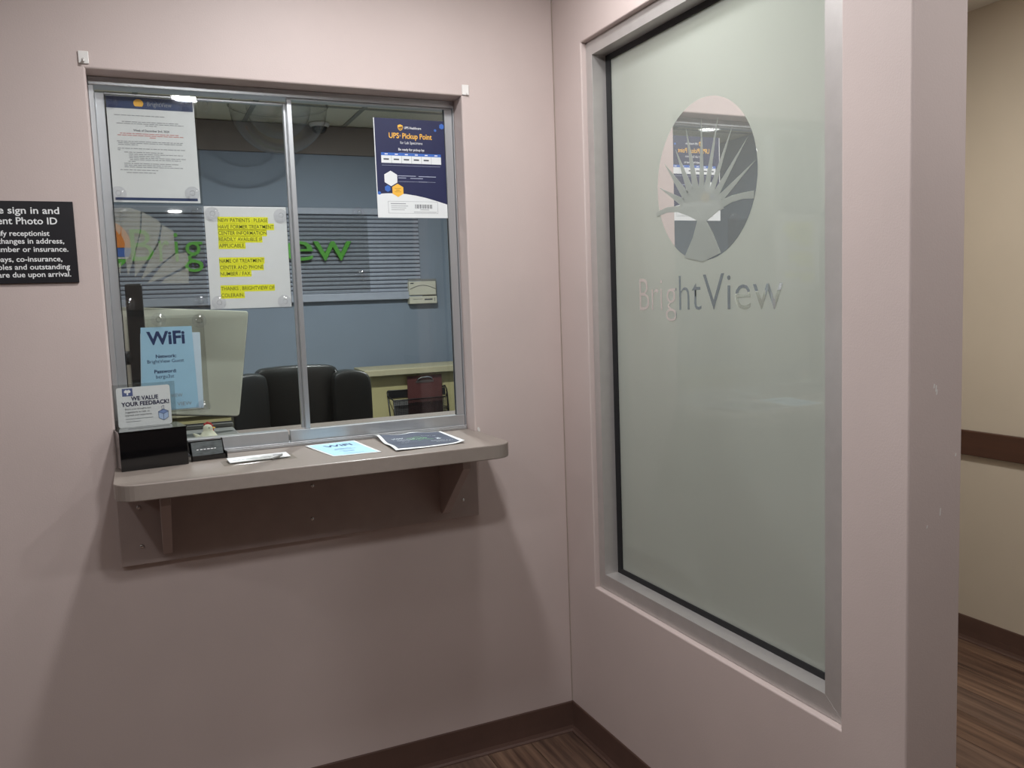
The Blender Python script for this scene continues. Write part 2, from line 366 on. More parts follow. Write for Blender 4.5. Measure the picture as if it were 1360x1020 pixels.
r = box('trim_2', 1.7155, 1.7358, -7.2, -.001, .7603, .8575, RAIL, None, .003); struct(r, 'brown wooden chair rail along the hallway wall', 'chair rail')

# paint chips on the partition end
we = bpy.data.objects['wall_right']
for px, py, h in ((1243, 516, .012), (1240.5, 513, .008), (1244, 521, .01), (1248.5, 680, .014), (1231, 700, .006), (1269, 604, .006)):
    p = hit(px, py, 1, EY); q = .0016
    polyf('paint_chip', [(-q, -h/2), (q*.6, -h/2+.001), (q*1.4, h/2), (-q*.3, h/2)], plane_map(p, (1, 0, 0), (0, 0, 1)), .0004, WHITE, we, .0006)
p = hit(635.5, 570.5, 1, 0)
polyf('paint_chip', [(-.004, .006), (-.002, -.004), (.004, -.007), (.005, 0), (.001, .008)], plane_map(p, (1, 0, 0), (0, 0, 1)), .0016, WHITE, bpy.data.objects['wall_front'], .0018)

# ------------------------------------------------------------------ service window (window_1)
w1 = empty('window_1', ((OL+OR)/2, .09, ST)); struct(w1, 'aluminium framed sliding service window with two glass panels', 'window')
def part(name, x0, x1, y0, y1, z0, z1, m, par=w1, bev=.001, seg=1):
    o = box(name, x0, x1, y0, y1, z0, z1, m, None, bev, seg); o.parent = par; o.matrix_parent_inverse = Matrix.Translation(par.location).inverted() if par.parent is None else Matrix(); return o
def world_of(o):
    m = Matrix.LocRotScale(o.location, o.rotation_euler, o.scale)
    return m if o.parent is None else world_of(o.parent) @ o.matrix_parent_inverse @ m
def under(o, par):
    o.parent = par; o.matrix_parent_inverse = world_of(par).inverted(); return o
FY0, FY1 = .066, .122
g = .0008
part('head_track', OL+g, OR-g, FY0, FY1, OT-.021, OT-g, ALU)
part('jamb', OL+g, OL+.013, FY0, FY1, ST+.0005, OT-.022, ALU)
part('jamb', OR-.0045, OR-g, FY0, FY1, ST+.0005, OT-.022, ALU)
part('sill_track', OL+.0135, OR-.005, .056, FY1, ST+.0003, ST+.0085, ALU)
part('sill_lip', OL+.0135, OR-.005, .056, .0585, ST+.0088, ST+.0125, ALU)
# right panel (front track), left panel (rear track)
RY0, RY1, LY0, LY1 = .072, .090, .094, .112
ZB, ZT = ST+.009, OT-.0215
ra = hit(380, 132, 1, RY0).x; rb = hit(386.5, 132, 1, RY0).x
rp = part('sliding_panel', ra, rb, RY0, RY1, ZB+.036, ZT-.004, ALU)
rp['label'] = 'right sliding panel'
def sub(name, x0, x1, y0, y1, z0, z1, m, par): return under(box(name, x0, x1, y0, y1, z0, z1, m, None, .001, 1), par)
rs0 = hit(590, 155, 1, RY0).x
sub('stile', rs0, OR-.0055, RY0, RY1, ZB+.036, ZT-.004, ALU, rp)
sub('top_rail', ra, OR-.0055, RY0, RY1, ZT-.0035, ZT, ALU, rp)
rbx = hit(386, 580, 1, RY0).x
sub('bottom_rail', rbx, OR-.0055, RY0-.003, RY1, ZB, ZB+.0355, ALU, rp)
sub('glass_pane', rb+.0005, rs0-.0005, .0795, .0835, ZB+.036, ZT-.004, GLASS, rp)
sub('gasket', rs0-.003, rs0-.0006, .076, .0788, ZB+.036, ZT-.004, BLK, rp)
la = hit(375, 134, 1, LY0).x; lb = ra+.014
ls1 = hit(137, 118, 1, LY0).x
lp = part('sliding_panel', OL+.0135, ls1, LY0, LY1, ZB+.036, ZT-.012, ALU)
lp['label'] = 'left sliding panel'
sub('stile', la, lb, LY0, LY1, ZB+.036, ZT-.012, ALU, lp)
sub('top_rail', ls1+.0005, la-.0005, LY0, LY1, ZT-.016, ZT-.011, ALU, lp)
sub('bottom_rail', OL+.0135, rbx-.005, RY0, LY1, ZB, ZB+.0355, ALU, lp)
sub('glass_pane', ls1+.0005, la-.0005, .1005, .1045, ZB+.036, ZT-.0165, GLASS, lp)
sub('gasket', ls1+.0004, ls1+.003, .0965, .1, ZB+.036, ZT-.0165, BLK, lp)
o = sub('latch', rbx-.0045, rbx-.0012, RY0+.002, RY1, ZB+.006, ZB+.022, GRYP, lp)

# corner hooks on the wall
def tab(name, x0, x1, z0, z1, label, hook):
    t = empty(name, ((x0+x1)/2, 0, (z0+z1)/2)); tag(t, label, 'hook')
    under(box('back_plate', x0, x1, -.0042, -.0002, z0, z1, WHITE, None, .0018, 3), t)
    if hook: under(tube('hook', [((x0+x1)/2+dx, -.0045-dy, z0+dz) for dx, dy, dz in ((0, 0, .012), (0, .004, .006), (0, .008, .003), (0, .011, .006))], .0028, WHITE), t)
    else: under(tube('hook', [((x0+x1)/2+dx, -.0045-dy, z0+dz) for dx, dy, dz in ((.003, 0, .006), (.003, .003, .001), (.003, .006, .002))], .0018, WHITE), t)
    return t
tab('adhesive_hook', -1.315, -1.2915, 2.044, 2.0745, 'small white adhesive wall hook above the left corner of the service window', True)
tab('adhesive_hook', -.3085, -.2865, 2.036, 2.066, 'small white adhesive wall hook above the right corner of the service window', False)

# ------------------------------------------------------------------ shelf
sh = empty('window_shelf', (-.805, 0, SB)); tag(sh, 'taupe laminate shelf with rounded corners on brackets under the service window', 'shelf')
def arc(cx, cy, r, a0, a1, n=8): return [(cx+r*math.cos(math.radians(a0+(a1-a0)*i/n)), cy+r*math.sin(math.radians(a0+(a1-a0)*i/n))) for i in range(n+1)]
XL, XR, YF, RR = -1.309, -.302, -.2734, .055
loop = [(OL+g, TH), (OL+g, -.0006), (XL, -.0006)] + arc(XL+RR, YF+RR, RR, 180, 270) + arc(XR-RR, YF+RR, RR, 270, 360) + [(XR, -.0006), (OR-g, -.0006), (OR-g, TH)]
under(prism('shelf_board', [(a, b, SB+.0002) for a, b in loop], (0, 0, ST-SB-.0002), LAM, None, .0025, 2), sh)
bb = under(box('backboard', -1.3114, -.3153, -.019, -.0004, .7772, SB-.0002, LAMD, None, .0015, 1), sh)
for px, py in ((184, 674), (188.5, 726), (415, 645), (613.5, 617.5), (615, 664), (415, 689)):
    c = hit(px, py, 1, -.02)
    under(lathe('screw', [(0, .0035), (.003, .0033), (.0055, .0018), (.006, 0)], CHR, None, 14, Matrix.Translation((c.x, -.0191, c.z)) @ Matrix.Rotation(math.pi/2, 4, 'X')), sh)
for x0, x1 in ((-1.211, -1.188), (-.4385, -.4145)):
    pts = [(x0, -.0195, SB-.0004), (x0, -.0195, .802), (x0, -.036, .802), (x0, -.225, .968), (x0, -.225, SB-.0004)]
    under(prism('bracket', pts, (x1-x0, 0, 0), LAMD, None, .001, 1), sh)

# ------------------------------------------------------------------ frosted pane (window_2)
w2 = empty('window_2', (.066, -.65, .54)); struct(w2, 'tall frosted glass pane in an aluminium frame with a clear sunburst circle', 'window')
XF, fy0, fy1, fz0, fz1 = .017, -1.0935, -.2045, .586, 2.1235
e_ = .001
def ring(name, x0, x1, o, i, m):
    """four mitred members of a rectangular frame: o / i = (y0, y1, z0, z1)"""
    oc = [(o[0], o[2]), (o[1], o[2]), (o[1], o[3]), (o[0], o[3])]; ic = [(i[0], i[2]), (i[1], i[2]), (i[1], i[3]), (i[0], i[3])]
    for k in range(4):
        q = (k+1) % 4
        under(prism(name, [(x0, *oc[k]), (x0, *oc[q]), (x0, *ic[q]), (x0, *ic[k])], (x1-x0, 0, 0), m, None, .00015, 1), w2)
ring('frame_member', XF, TH-.012, (wy0+e_, wy1-e_, wz0+e_, wz1-e_), (fy0, fy1, fz0, fz1), ALUF)
ring('gasket', .0625, .0700, (fy0-.0005, fy1+.0005, fz0-.0005, fz1+.0005), (fy0+.020, fy1-.024, fz0+.0155, fz1-.016), BLK)
PX = .0665
pane = under(box('frosted_pane', PX, PX+.006, fy0+.002, fy1-.002, fz0+.002, fz1-.002, FROST), w2)
# clear circle and sunburst
SP = plane_map((PX, 0, 0), (0, -1, 0), (0, 0, 1))       # u runs towards the camera (-y), normal -x
cy_, cz_, cr_ = .6469, 1.7058, .197
def circ(n=72): return [(cy_+cr_*math.cos(2*math.pi*i/n), cz_+cr_*math.sin(2*math.pi*i/n)) for i in range(n)]
def fp(cx, cy):
    h = hit(840+cx/2.833, 90+cy/2.833, 0, PX); return (-h.y, h.z)
under(polyf('clear_circle', circ(), SP, .0004, MIRR, None, .0003), w2)
rays = [((100, 450), (188, 522), (205, 498)), ((120, 360), (198, 508), (222, 482)), ((163, 308), (210, 484), (234, 466)), ((202, 230), (228, 470), (251, 456)), ((260, 190), (251, 458), (271, 450)),
        ((322, 185), (270, 452), (291, 452)), ((380, 208), (290, 456), (310, 462)), ((433, 262), (307, 466), (326, 478)), ((466, 345), (320, 484), (342, 498))]
for t, a, b in rays: under(polyf('frosted_ray', [fp(*t), fp(*a), fp(*b)], SP, .0008, FROST, None, .0003), w2)
sun = [(265+72*math.cos(math.radians(a)), 505-58*math.sin(math.radians(a))) for a in range(0, 181, 15)]
under(polyf('frosted_sun', [fp(*q) for q in sun] + [fp(180, 535), fp(265, 560), fp(345, 530)], SP, .0009, FROST, None, .0003), w2)
under(polyf('frosted_hill', [fp(*q) for q in ((330, 500), (375, 480), (415, 470), (458, 462), (458, 492), (415, 494), (375, 506), (335, 530), (300, 558), (272, 582), (250, 580), (262, 540))], SP, .0010, FROST, None, .0003), w2)
under(polyf('frosted_hill', [fp(*q) for q in ((88, 545), (130, 525), (172, 520), (205, 508), (240, 530), (262, 560), (262, 582), (246, 576), (212, 558), (170, 543), (130, 545), (92, 562))], SP, .0011, FROST, None, .0003), w2)
under(polyf('frosted_path', [fp(*q) for q in ((246, 572), (276, 572), (302, 620), (333, 697), (265, 730), (196, 715), (228, 640))], SP, .0012, FROST, None, .0003), w2)
# clear lettering
def wtext(s, u0, u1, v0, cap, bold):
    return under(text('clear_letters', s, SP, u0, u1, v0, cap, .0006, MIRR, None, bold), w2)
wtext('Bri', .352, .462, 1.386, .093, -.012)
wtext('ght', .478, .632, 1.386, .093, -.012)
wtext('View', .640, .923, 1.386, .091, -.008)

# ------------------------------------------------------------------ black sign on the wall
sx0, sx1, sz0, sz1 = -1.712, -1.3535, 1.5107, 1.7086
sg = box('wall_sign', sx0, sx1, -.0065, -.0005, sz0, sz1, SIGNB, None, .001, 1)
tag(sg, 'black plastic wall sign with white lettering about signing in and photo identification', 'sign')
SS = plane_map((0, -.0066, 0), (1, 0, 0), (0, 0, 1))
def zpx(px, py): return hit(px, py, 1, -.0066)
for full, tail, px0, px1, pyb, cap in (
        ('Please sign in and', 'sign in and', 10.3, 78.8, 283.8, .0165), ('Present Photo ID', 'Photo ID', 21.5, 76.3, 297.8, .0165),
        ('Please notify receptionist', 'receptionist', 12.8, 66, 313.2, .0125), ('of any changes in address,', 'address,', 48.2, 85.4, 323.4, .0125),
        ('phone number or insurance.', 'insurance.', 45, 91, 334.2, .0125), ('All co-pays, co-insurance,', 'co-insurance,', 22, 83, 347.3, .0125),
        ('deductibles and outstanding', 'outstanding', 40, 93.3, 357.5, .0125), ('balances are due upon arrival.', 'arrival.', 64.3, 94.8, 367.3, .0125)):
    a, b = zpx(px0, pyb), zpx(px1, pyb)
    def wd(t):
        me = text_mesh(t, .012); xs = [v.co.x for v in me.vertices]; r_ = max(xs)-min(xs); bpy.data.meshes.remove(me); return r_
    W = wd(full)/wd(tail)*(b.x-a.x)
    text('sign_lettering', full, SS, b.x-W, b.x, (a.z+b.z)/2, cap, .0003, INKW, sg, .014)

# ------------------------------------------------------------------ suction-cup acrylic holders and sheets on the glass
def cup(parent, px, py, y, r=.019):
    c = hit(px, py, 1, y); M = Matrix.Translation((c.x, y, c.z)) @ Matrix.Rotation(math.pi/2, 4, 'X')
    o = under(lathe('suction_cup', [(r, 0), (r*.97, .0015), (r*.72, .0045), (r*.38, .0062), (r*.30, .0085), (r*.36, .0105), (r*.30, .0125), (0, .013)], CUP, None, 22, M), parent); return o
def holder(name, q, y, label, cups):
    """clear pocket: front and back leaf plus folded lower lip; q = x0, x1, z0, z1"""
    x0, x1, z0, z1 = q
    h = empty(name, ((x0+x1)/2, y, z0)); tag(h, label, 'sign holder', 'clear sign holders on the service window')
    under(box('back_leaf', x0, x1, y+.0015, y+.0027, z0, z1, ACRY), h)
    under(box('front_leaf', x0, x1, y-.0022, y-.001, z0, z1-.006, ACRY), h)
    under(box('bottom_fold', x0, x1, y-.0009, y+.0014, z0, z0+.0016, ACRY), h)
    for px, py in cups: cup(h, px, py, y-.0024)
    return h
HY = .094
def qz(pts, y): 
    h = [hit(*p, 1, y) for p in pts]; return h
# 1 notice sheet
NX0, NX1, NZ0, NZ1 = -1.262, -1.048, 1.722, 1.995
holder('sign_holder', (NX0-.003, NX1+.006, NZ0-.004, NZ1+.010), HY, 'clear suction cup sign holder with the navy banded notice at top left', [(146.5, 134.7), (248, 139.4), (272, 138.5), (157.5, 257), (255.4, 257)])
no = box('notice_sheet', NX0, NX1, HY-.0003, HY+.0003, NZ0, NZ1, PAPER); tag(no, 'white letter notice with navy bands at top and bottom in the upper left holder', 'notice')
NW, NH = NX1-NX0, NZ1-NZ0
SN = plane_map((NX0, HY-.0003, NZ1), (1, 0, 0), (0, 0, 1))   # v negative downwards
def nb(u0, u1, v0, v1): return (u0*NW, u1*NW, -v1*NH, -v0*NH)
for q_ in (nb(0, .985, .005, .115), nb(.02, .97, .955, .982)): rects('navy_band', [q_], SN, .0001, NAVY2, no)
polyf('sun_logo', [(NW*.36+.012*math.cos(a*math.pi/12), -NH*.062+.011*math.sin(a*math.pi/12)) for a in range(-3, 16)], SN, .0002, GOLD, no)
text('printed_name', 'BrightView', SN, NW*.46, NW*.74, -NH*.083, .0115, .0002, GREY, no, .0)
text('printed_date', 'Week of December 2nd, 2024', SN, NW*.28, NW*.69, -NH*.327, .0055, .0001, DGREY, no, .015)
def broken(u0, u1, v, h, seed):
    rr = random.Random(seed); out = []; u = u0
    while u < u1-.01:
        L = rr.uniform(.02, .075); out.append(nb(u, min(u+L, u1), v, v+h)); u += L+.008
    return out
gl = []
for k, (u0, u1, v) in enumerate([(.08, .66, .175), (.16, .80, .235), (.10, .86, .252), (.42, .55, .268), (.09, .84, .42), (.10, .84, .436), (.10, .32, .452), (.09, .86, .487), (.09, .12, .503), (.16, .60, .522), (.21, .83, .54), (.21, .58, .558), (.21, .86, .575), (.22, .80, .592), (.20, .28, .608), (.15, .77, .628), (.15, .70, .645), (.15, .82, .662), (.10, .53, .69), (.17, .50, .715)]):
    gl += broken(u0, u1, v, .007, k)
rects('printed_lines', gl, SN, .0001, GREY, no)
rects('printed_red_lines', broken(.13, .80, .345, .008, 91) + broken(.10, .85, .362, .008, 92) + broken(.46, .54, .379, .008, 93), SN, .0001, REDI, no)

# 2 empty holder, with a pale sunburst reflection painted as translucent wedges
h2 = holder('sign_holder', (-1.268, -1.046, 1.438, 1.716), HY, 'empty clear suction cup sign holder under the notice, beside the yellow highlighted sheet', [(159.4, 282.5), (257, 282.5), (170, 403.5), (266.5, 401)])
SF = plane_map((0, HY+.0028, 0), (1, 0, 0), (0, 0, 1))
fan = empty('sunburst_reflection', (-1.2, HY+.003, 1.5)); tag(fan, 'pale sunburst reflection in the glass behind the empty holder, built as translucent wedges', 'painted reflection')
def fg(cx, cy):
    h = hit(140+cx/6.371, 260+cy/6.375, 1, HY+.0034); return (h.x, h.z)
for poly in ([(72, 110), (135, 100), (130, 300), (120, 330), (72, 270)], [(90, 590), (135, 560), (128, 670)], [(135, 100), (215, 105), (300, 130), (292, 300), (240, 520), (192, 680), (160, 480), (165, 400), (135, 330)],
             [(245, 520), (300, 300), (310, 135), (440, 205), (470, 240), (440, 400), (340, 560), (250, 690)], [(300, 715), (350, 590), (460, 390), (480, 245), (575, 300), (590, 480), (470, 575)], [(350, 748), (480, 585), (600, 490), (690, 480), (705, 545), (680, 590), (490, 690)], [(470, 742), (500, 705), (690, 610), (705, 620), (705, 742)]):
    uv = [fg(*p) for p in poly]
    under(prism('reflection_wedge', [(a, HY+.0034, b) for a, b in uv], (0, .0003, 0), FAN), fan)

# 3 yellow highlighted sheet
YX0, YX1, YZ0, YZ1 = -1.041, -.8215, 1.4335, 1.714
holder('sign_holder', (YX0-.0015, YX1+.002, YZ0-.003, YZ1+.004), HY, 'clear suction cup sign holder carrying the yellow highlighted sheet', [(281.8, 284), (372.4, 286.5), (291, 402), (378, 400.5)])
ye = box('highlighted_sheet', YX0, YX1, HY-.0003, HY+.0003, YZ0, YZ1, PAPER); tag(ye, 'white sheet with yellow highlighted capital letters asking new patients for treatment details', 'notice')
SY = plane_map((0, HY-.0003, 0), (1, 0, 0), (0, 0, 1))
def yp(cx, cy):
    h = hit(130+cx/4.25, 240+cy/4.25, 1, HY-.0003); return h.x, h.z
for s, x0, x1, yb in (('NEW PATIENTS : PLEASE', 678, 958, 233), ('HAVE FORMER TREATMENT', 678, 993, 270), ('CENTER INFORMATION', 680, 952, 305), ('READILY AVAILIBLE IF', 683, 927, 341), ('APPLICABLE.', 684, 832, 377),
                      ('NAME OF TREATMENT', 687, 939, 463), ('CENTER AND PHONE', 690, 935, 500), ('NUMBER / FAX.', 692, 866, 536), ('THANKS , BRIGHTVIEW OF', 696, 998, 620), ('COLERAIN.', 698, 828, 658)):
    (a, z), (b, z2) = yp(x0, yb), yp(x1, yb-1)
    rects('highlight', [(a-.001, b+.001, z-.0042, z+.0142)], SY, .0002, YEL, ye)
    text('printed_text', s, SY, a, b, z, .0102, .0004, OLIV, ye, .004)

# 4 wifi sheets
holder('sign_holder', (-1.256, -1.062, 1.158, 1.420), HY, 'clear suction cup sign holder with the blue wifi sheet behind the ballot box', [(264.7, 426), (210.6, 424.7), (270.6, 540)])
w2x = prism('folded_sheet', [(-1.224, HY+.0008, 1.375), (-1.0735, HY+.0008, 1.372), (-1.0775, HY+.0008, 1.163), (-1.236, HY+.0008, 1.163)], (0, .0003, 0), mat('pale_blue_paper', (196, 214, 226), .7, .02, 20))
tag(w2x, 'paler blue sheet tucked behind the wifi sheet in the same holder', 'paper sheet')
wf = prism('wifi_sheet', [(-1.222, HY-.0004, 1.391), (-1.094, HY-.0004, 1.390), (-1.090, HY-.0004, 1.166), (-1.234, HY-.0004, 1.163)], (0, .0004, 0), PBLUE)
tag(wf, 'light blue sheet with wifi network and password in navy in the lower left holder', 'notice')
SW = plane_map((0, HY-.0004, 0), (1, 0, 0), (0, 0, 1))
def wp(cx, cy):
    h = hit(120+cx/4.25, 400+cy/4.25, 1, HY-.0004); return h.x, h.z
for s, x0, x1, yb, cap, bold, m in (('WiFi', 320, 536, 246, .034, .032, NAVY2), ('Network:', 370, 486, 322, .0095, .022, NAVY2), ('BrightView Guest', 322, 530, 353, .0095, 0, NAVY2), ('Password:', 362, 488, 408, .0095, .022, NAVY2), ('bergu3st', 372, 474, 437, .0095, 0, NAVY2), ('VIEW', 455, 522, 543, .010, -.005, GREY), ('VIEW', 492, 574, 590, .010, -.005, GREY)):
    (a, z), (b, _) = wp(x0, yb), wp(x1, yb); text('printed_text', s, SW, a, b, z, cap, .0003, m, wf, bold)

# 5 right pane: blue pickup poster, empty holder
UY = .0768
UX0, UX1, UZ0, UZ1 = -.559, -.3405, 1.686, 1.9745
up = box('pickup_poster', UX0, UX1, UY-.0008, UY+.0006, UZ0, UZ1, NAVY); tag(up, 'navy pickup point poster with white lower wave on the right window pane', 'poster')
UW, UH = UX1-UX0, UZ1-UZ0
SU = plane_map((UX0, UY-.0008, UZ1), (1, 0, 0), (0, 0, 1))
def ub(u0, u1, v0, v1): return (u0*UW, u1*UW, -v1*UH, -v0*UH)
def uv(u, v): return (u*UW, -v*UH)
rects('white_edge', [ub(0, .012, 0, 1)], SU, .0001, PAPER, up)
polyf('white_wave', [uv(0, .762), uv(.12, .755), uv(.25, .752), uv(.4, .757), uv(.55, .772), uv(.7, .795), uv(.85, .825), uv(1, .858), uv(1, 1), uv(0, 1)], SU, .0002, PAPER, up)
def hexa(name, u, v, r, m, lift=.0003): polyf(name, [(u*UW+r*math.sin(k*math.pi/3), -v*UH+r*math.cos(k*math.pi/3)) for k in range(6)], SU, lift, m, up)
polyf('shield_logo', [uv(.335, .065), uv(.37, .055), uv(.405, .065), uv(.405, .09), uv(.395, .108), uv(.37, .118), uv(.345, .108), uv(.335, .09)], SU, .0002, GOLD, up)
polyf('shield_logo_inner', [uv(.343, .085), uv(.397, .075), uv(.397, .09), uv(.388, .104), uv(.37, .111), uv(.352, .104), uv(.343, .092)], SU, .0003, mat('brown_ink', (92, 62, 30), .5, .03, 30), up)
text('shield_letters', 'ups', SU, .35*UW, .39*UW, -.1*UH, .0034, .0004, GOLD, up, .01)
text('printed_text', 'UPS Healthcare', SU, .425*UW, .665*UW, -.098*UH, .0068, .0003, INKW, up, .01)
text('printed_title', 'UPS', SU, .205*UW, .348*UW, -.195*UH, .0155, .0003, GOLD, up, .016)
text('printed_title_mark', '®', SU, .352*UW, .374*UW, -.178*UH, .0050, .0003, GOLD, up, 0)
text('printed_title', 'Pickup Point', SU, .395*UW, .815*UW, -.195*UH, .0155, .0003, GOLD, up, .016)
text('printed_text', 'for Lab Specimens', SU, .36*UW, .675*UW, -.25*UH, .0078, .0003, INKW, up, -.002)
text('printed_text', 'Be ready for pickup by:', SU, .33*UW, .70*UW, -.318*UH, .0070, .0003, INKW, up, .01)
rects('table_header', [ub(.085, .935, .343, .372)], SU, .0003, BLUI, up)
rects('table_row', [ub(.085, .935, .372, .447)], SU, .0003, PAPER, up)
rects('table_lines', [ub(.085+.85*k/6-.002, .085+.85*k/6+.002, .372, .447) for k in range(1, 6)], SU, .0004, GREY, up)
rects('table_entries', [ub(.085+.85*(k+.22)/6, .085+.85*(k+.75)/6, .402, .416) for k in range(5)] , SU, .0004, DGREY, up)
rects('table_days', [ub(.085+.85*(k+.35)/6, .085+.85*(k+.65)/6, .353, .362) for k in range(6)], SU, .0004, INKW, up)
rects('fine_print', [ub(.09, .92, .469, .4715), ub(.34, .60, .338, .3395), ub(.30, .56, .571, .577), ub(.60, .85, .573, .579), ub(.31, .42, .592, .598), ub(.48, .66, .594, .600), ub(.31, .84, .63, .6325), ub(.60, .72, .628, .634)], SU, .0003, mat('pale_ink', (176, 180, 200), .5, .02, 30), up)
hexa('white_hexagon', .205, .603, .0225, PAPER); hexa('blue_hexagon', .155, .705, .0098, BLUI); hexa('gold_hexagon', .295, .722, .0195, GOLD, .0005)
hexa('blue_hexagon', .035, .752, .0055, BLUI, .0006); hexa('blue_hexagon', .965, .055, .0085, BLUI); hexa('blue_hexagon', .868, .098, .0042, BLUI)
rects('hexagon_text', [ub(.25, .34, .70, .704), ub(.27, .32, .717, .723), ub(.25, .34, .735, .739)], SU, .0007, mat('dark_gold_ink', (160, 116, 30), .5, .02, 30), up)
rects('label_outline', [ub(.15, .86, .832, .8345), ub(.15, .86, .952, .9545), ub(.15, .154, .832, .954), ub(.856, .86, .832, .954)], SU, .0003, GREY, up)
rects('barcode', [ub(.53+.0125*k+(.004 if k % 3 else 0), .53+.0125*k+.0075+(.002 if k % 4 else 0), .862, .904) for k in range(20)], SU, .0003, DGREY, up)
rects('label_lines', [ub(.185, .40, .853, .861), ub(.19, .43, .877, .882), ub(.19, .40, .897, .902), ub(.19, .38, .917, .922), ub(.60, .73, .914, .920), ub(.51, .84, .938, .943)], SU, .0003, GREY, up)
h5 = holder('sign_holder', (-.790, -.593, 1.470, 1.695), .0758, 'empty clear suction cup sign holder on the right window pane below the dome mirror', [(476, 283), (480, 366.5)])

# ------------------------------------------------------------------ things on the shelf
# ballot box with header card
bxo = empty('ballot_box', (-1.292, -.080, ST+.0004), math.radians(8)); tag(bxo, 'glossy black acrylic ballot box with a clear sign header on the shelf', 'ballot box')
def loc(o, p): o.parent = p; return o
BW_, BD_, BHt = .160, .112, .096
loc(box('front_wall', 0, BW_, 0, .003, 0, BHt, BLKP, None, .0006, 1), bxo); loc(box('back_wall', 0, BW_, BD_-.003, BD_, 0, BHt, BLKP, None, .0006, 1), bxo)
loc(box('side_wall', 0, .003, .003, BD_-.003, 0, BHt, BLKP, None, .0005, 1), bxo); loc(box('side_wall', BW_-.003, BW_, .003, BD_-.003, 0, BHt, BLKP, None, .0005, 1), bxo)
loc(box('bottom_panel', .003, BW_-.003, .003, BD_-.003, 0, .003, BLKP), bxo)
bm = bmesh.new(); bbox(bm, -.001, BW_+.001, -.001, .050, BHt+.0002, BHt+.0035); bbox(bm, -.001, BW_+.001, .056, BD_+.001, BHt+.0002, BHt+.0035); bbox(bm, -.001, .03, .05, .056, BHt+.0002, BHt+.0035); bbox(bm, BW_-.03, BW_+.001, .05, .056, BHt+.0002, BHt+.0035)
loc(from_bm('slotted_lid', bm, BLKP), bxo)
HZ0 = BHt+.0038
loc(box('header_leaf', -.002, BW_-.006, .0842, .0856, HZ0, HZ0+.112, ACRY), bxo); loc(box('header_leaf', -.002, BW_-.006, .0884, .0898, HZ0, HZ0+.112, ACRY), bxo)
fc = empty('feedback_card', bxo.location + Matrix.Rotation(math.radians(8), 3, 'Z') @ Vector((.0, .0868, HZ0)), math.radians(8)); tag(fc, 'white card asking for feedback in the header above the black ballot box', 'card')
bm = bmesh.new(); cpts = [(a, 0, b) for a, b in arc(.012+.006, .006, .006, 180, 270, 4) + arc(.142-.006, .006, .006, 270, 360, 4) + arc(.142-.006, .104-.006, .006, 0, 90, 4) + arc(.018, .104-.006, .006, 90, 180, 4)]
loc(prism('card', cpts, (0, .0006, 0), PAPER), fc)
SCd = plane_map((0, -.0003, 0), (1, 0, 0), (0, 0, 1))
loc(rects('logo_square', [(.026, .051, .081, .101)], SCd, .0, mat('blue_grey_ink', (92, 104, 150), .5, .03, 30), None), fc)
loc(polyf('logo_glyph', [(.0385+a*.001, .091+b*.001) for a, b in ((-2, -7), (2, -7), (1.5, -2), (7, -1), (8, 3), (4, 7), (0, 5), (-4, 7), (-8, 3), (-7, -1), (-1.5, -2))], SCd, .0002, INKW, None), fc)
for s, u0, u1, v0, cap, bold, m in (('WE VALUE', .046, .112, .069, .0105, .03, NAVY), ('YOUR FEEDBACK!', .022, .138, .055, .0105, .03, NAVY), ('Share your thoughts and', .030, .092, .0455, .0042, 0, DGREY), ('suggestions to help us', .030, .088, .0375, .0042, 0, DGREY), ('improve your experience.', .030, .094, .0295, .0042, 0, DGREY)):
    loc(text('printed_text', s, SCd, u0, u1, v0, cap, .0002, m, None, bold), fc)
loc(rects('fine_print', [(.030, .096, .021, .0222), (.030, .066, .014, .0152)], SCd, .0002, GREY, None), fc)
BXI = mat('pale_blue_ink', (176, 196, 226), .5, .03, 30)
cx_, cz2 = .122, .028
loc(polyf('ballot_icon_face', [(cx_-.013, cz2+.006), (cx_, cz2), (cx_+.013, cz2+.006), (cx_+.012, cz2-.010), (cx_, cz2-.017), (cx_-.012, cz2-.010)], SCd, .0002, BXI, None), fc)
loc(polyf('ballot_icon_lid', [(cx_-.013, cz2+.006), (cx_, cz2+.0125), (cx_+.013, cz2+.006), (cx_, cz2)], SCd, .0003, mat('mid_blue_ink', (132, 154, 200), .5, .03, 30), None), fc)
def strokes(name, segs, S, lift, m, wd=.0009):
    bm = bmesh.new()
    for (a, b), (c, d) in segs:
        v = Vector((c-a, d-b)); n = Vector((-v.y, v.x)).normalized()*wd/2
        bm.faces.new([bm.verts.new(S(x, y, lift)) for x, y in ((a-n.x, b-n.y), (c-n.x, d-n.y), (c+n.x, d+n.y), (a+n.x, b+n.y))])
    me = bpy.data.meshes.new(name); bm.to_mesh(me); bm.free(); return link(name, me, m)
c = cx_; z = cz2
loc(strokes('ballot_icon_lines', [((c-.013, z+.006), (c, z)), ((c, z), (c+.013, z+.006)), ((c+.013, z+.006), (c, z+.0125)), ((c, z+.0125), (c-.013, z+.006)), ((c-.012, z+.006), (c-.012, z-.010)), ((c+.012, z+.006), (c+.012, z-.010)), ((c, z), (c, z-.017)), ((c-.012, z-.010), (c, z-.017)), ((c+.012, z-.010), (c, z-.017)),
        ((c-.003, z+.008), (c-.003, z+.020)), ((c-.003, z+.020), (c+.002, z+.022)), ((c+.002, z+.022), (c+.002, z+.009))], SCd, .0005, NAVY2), fc)

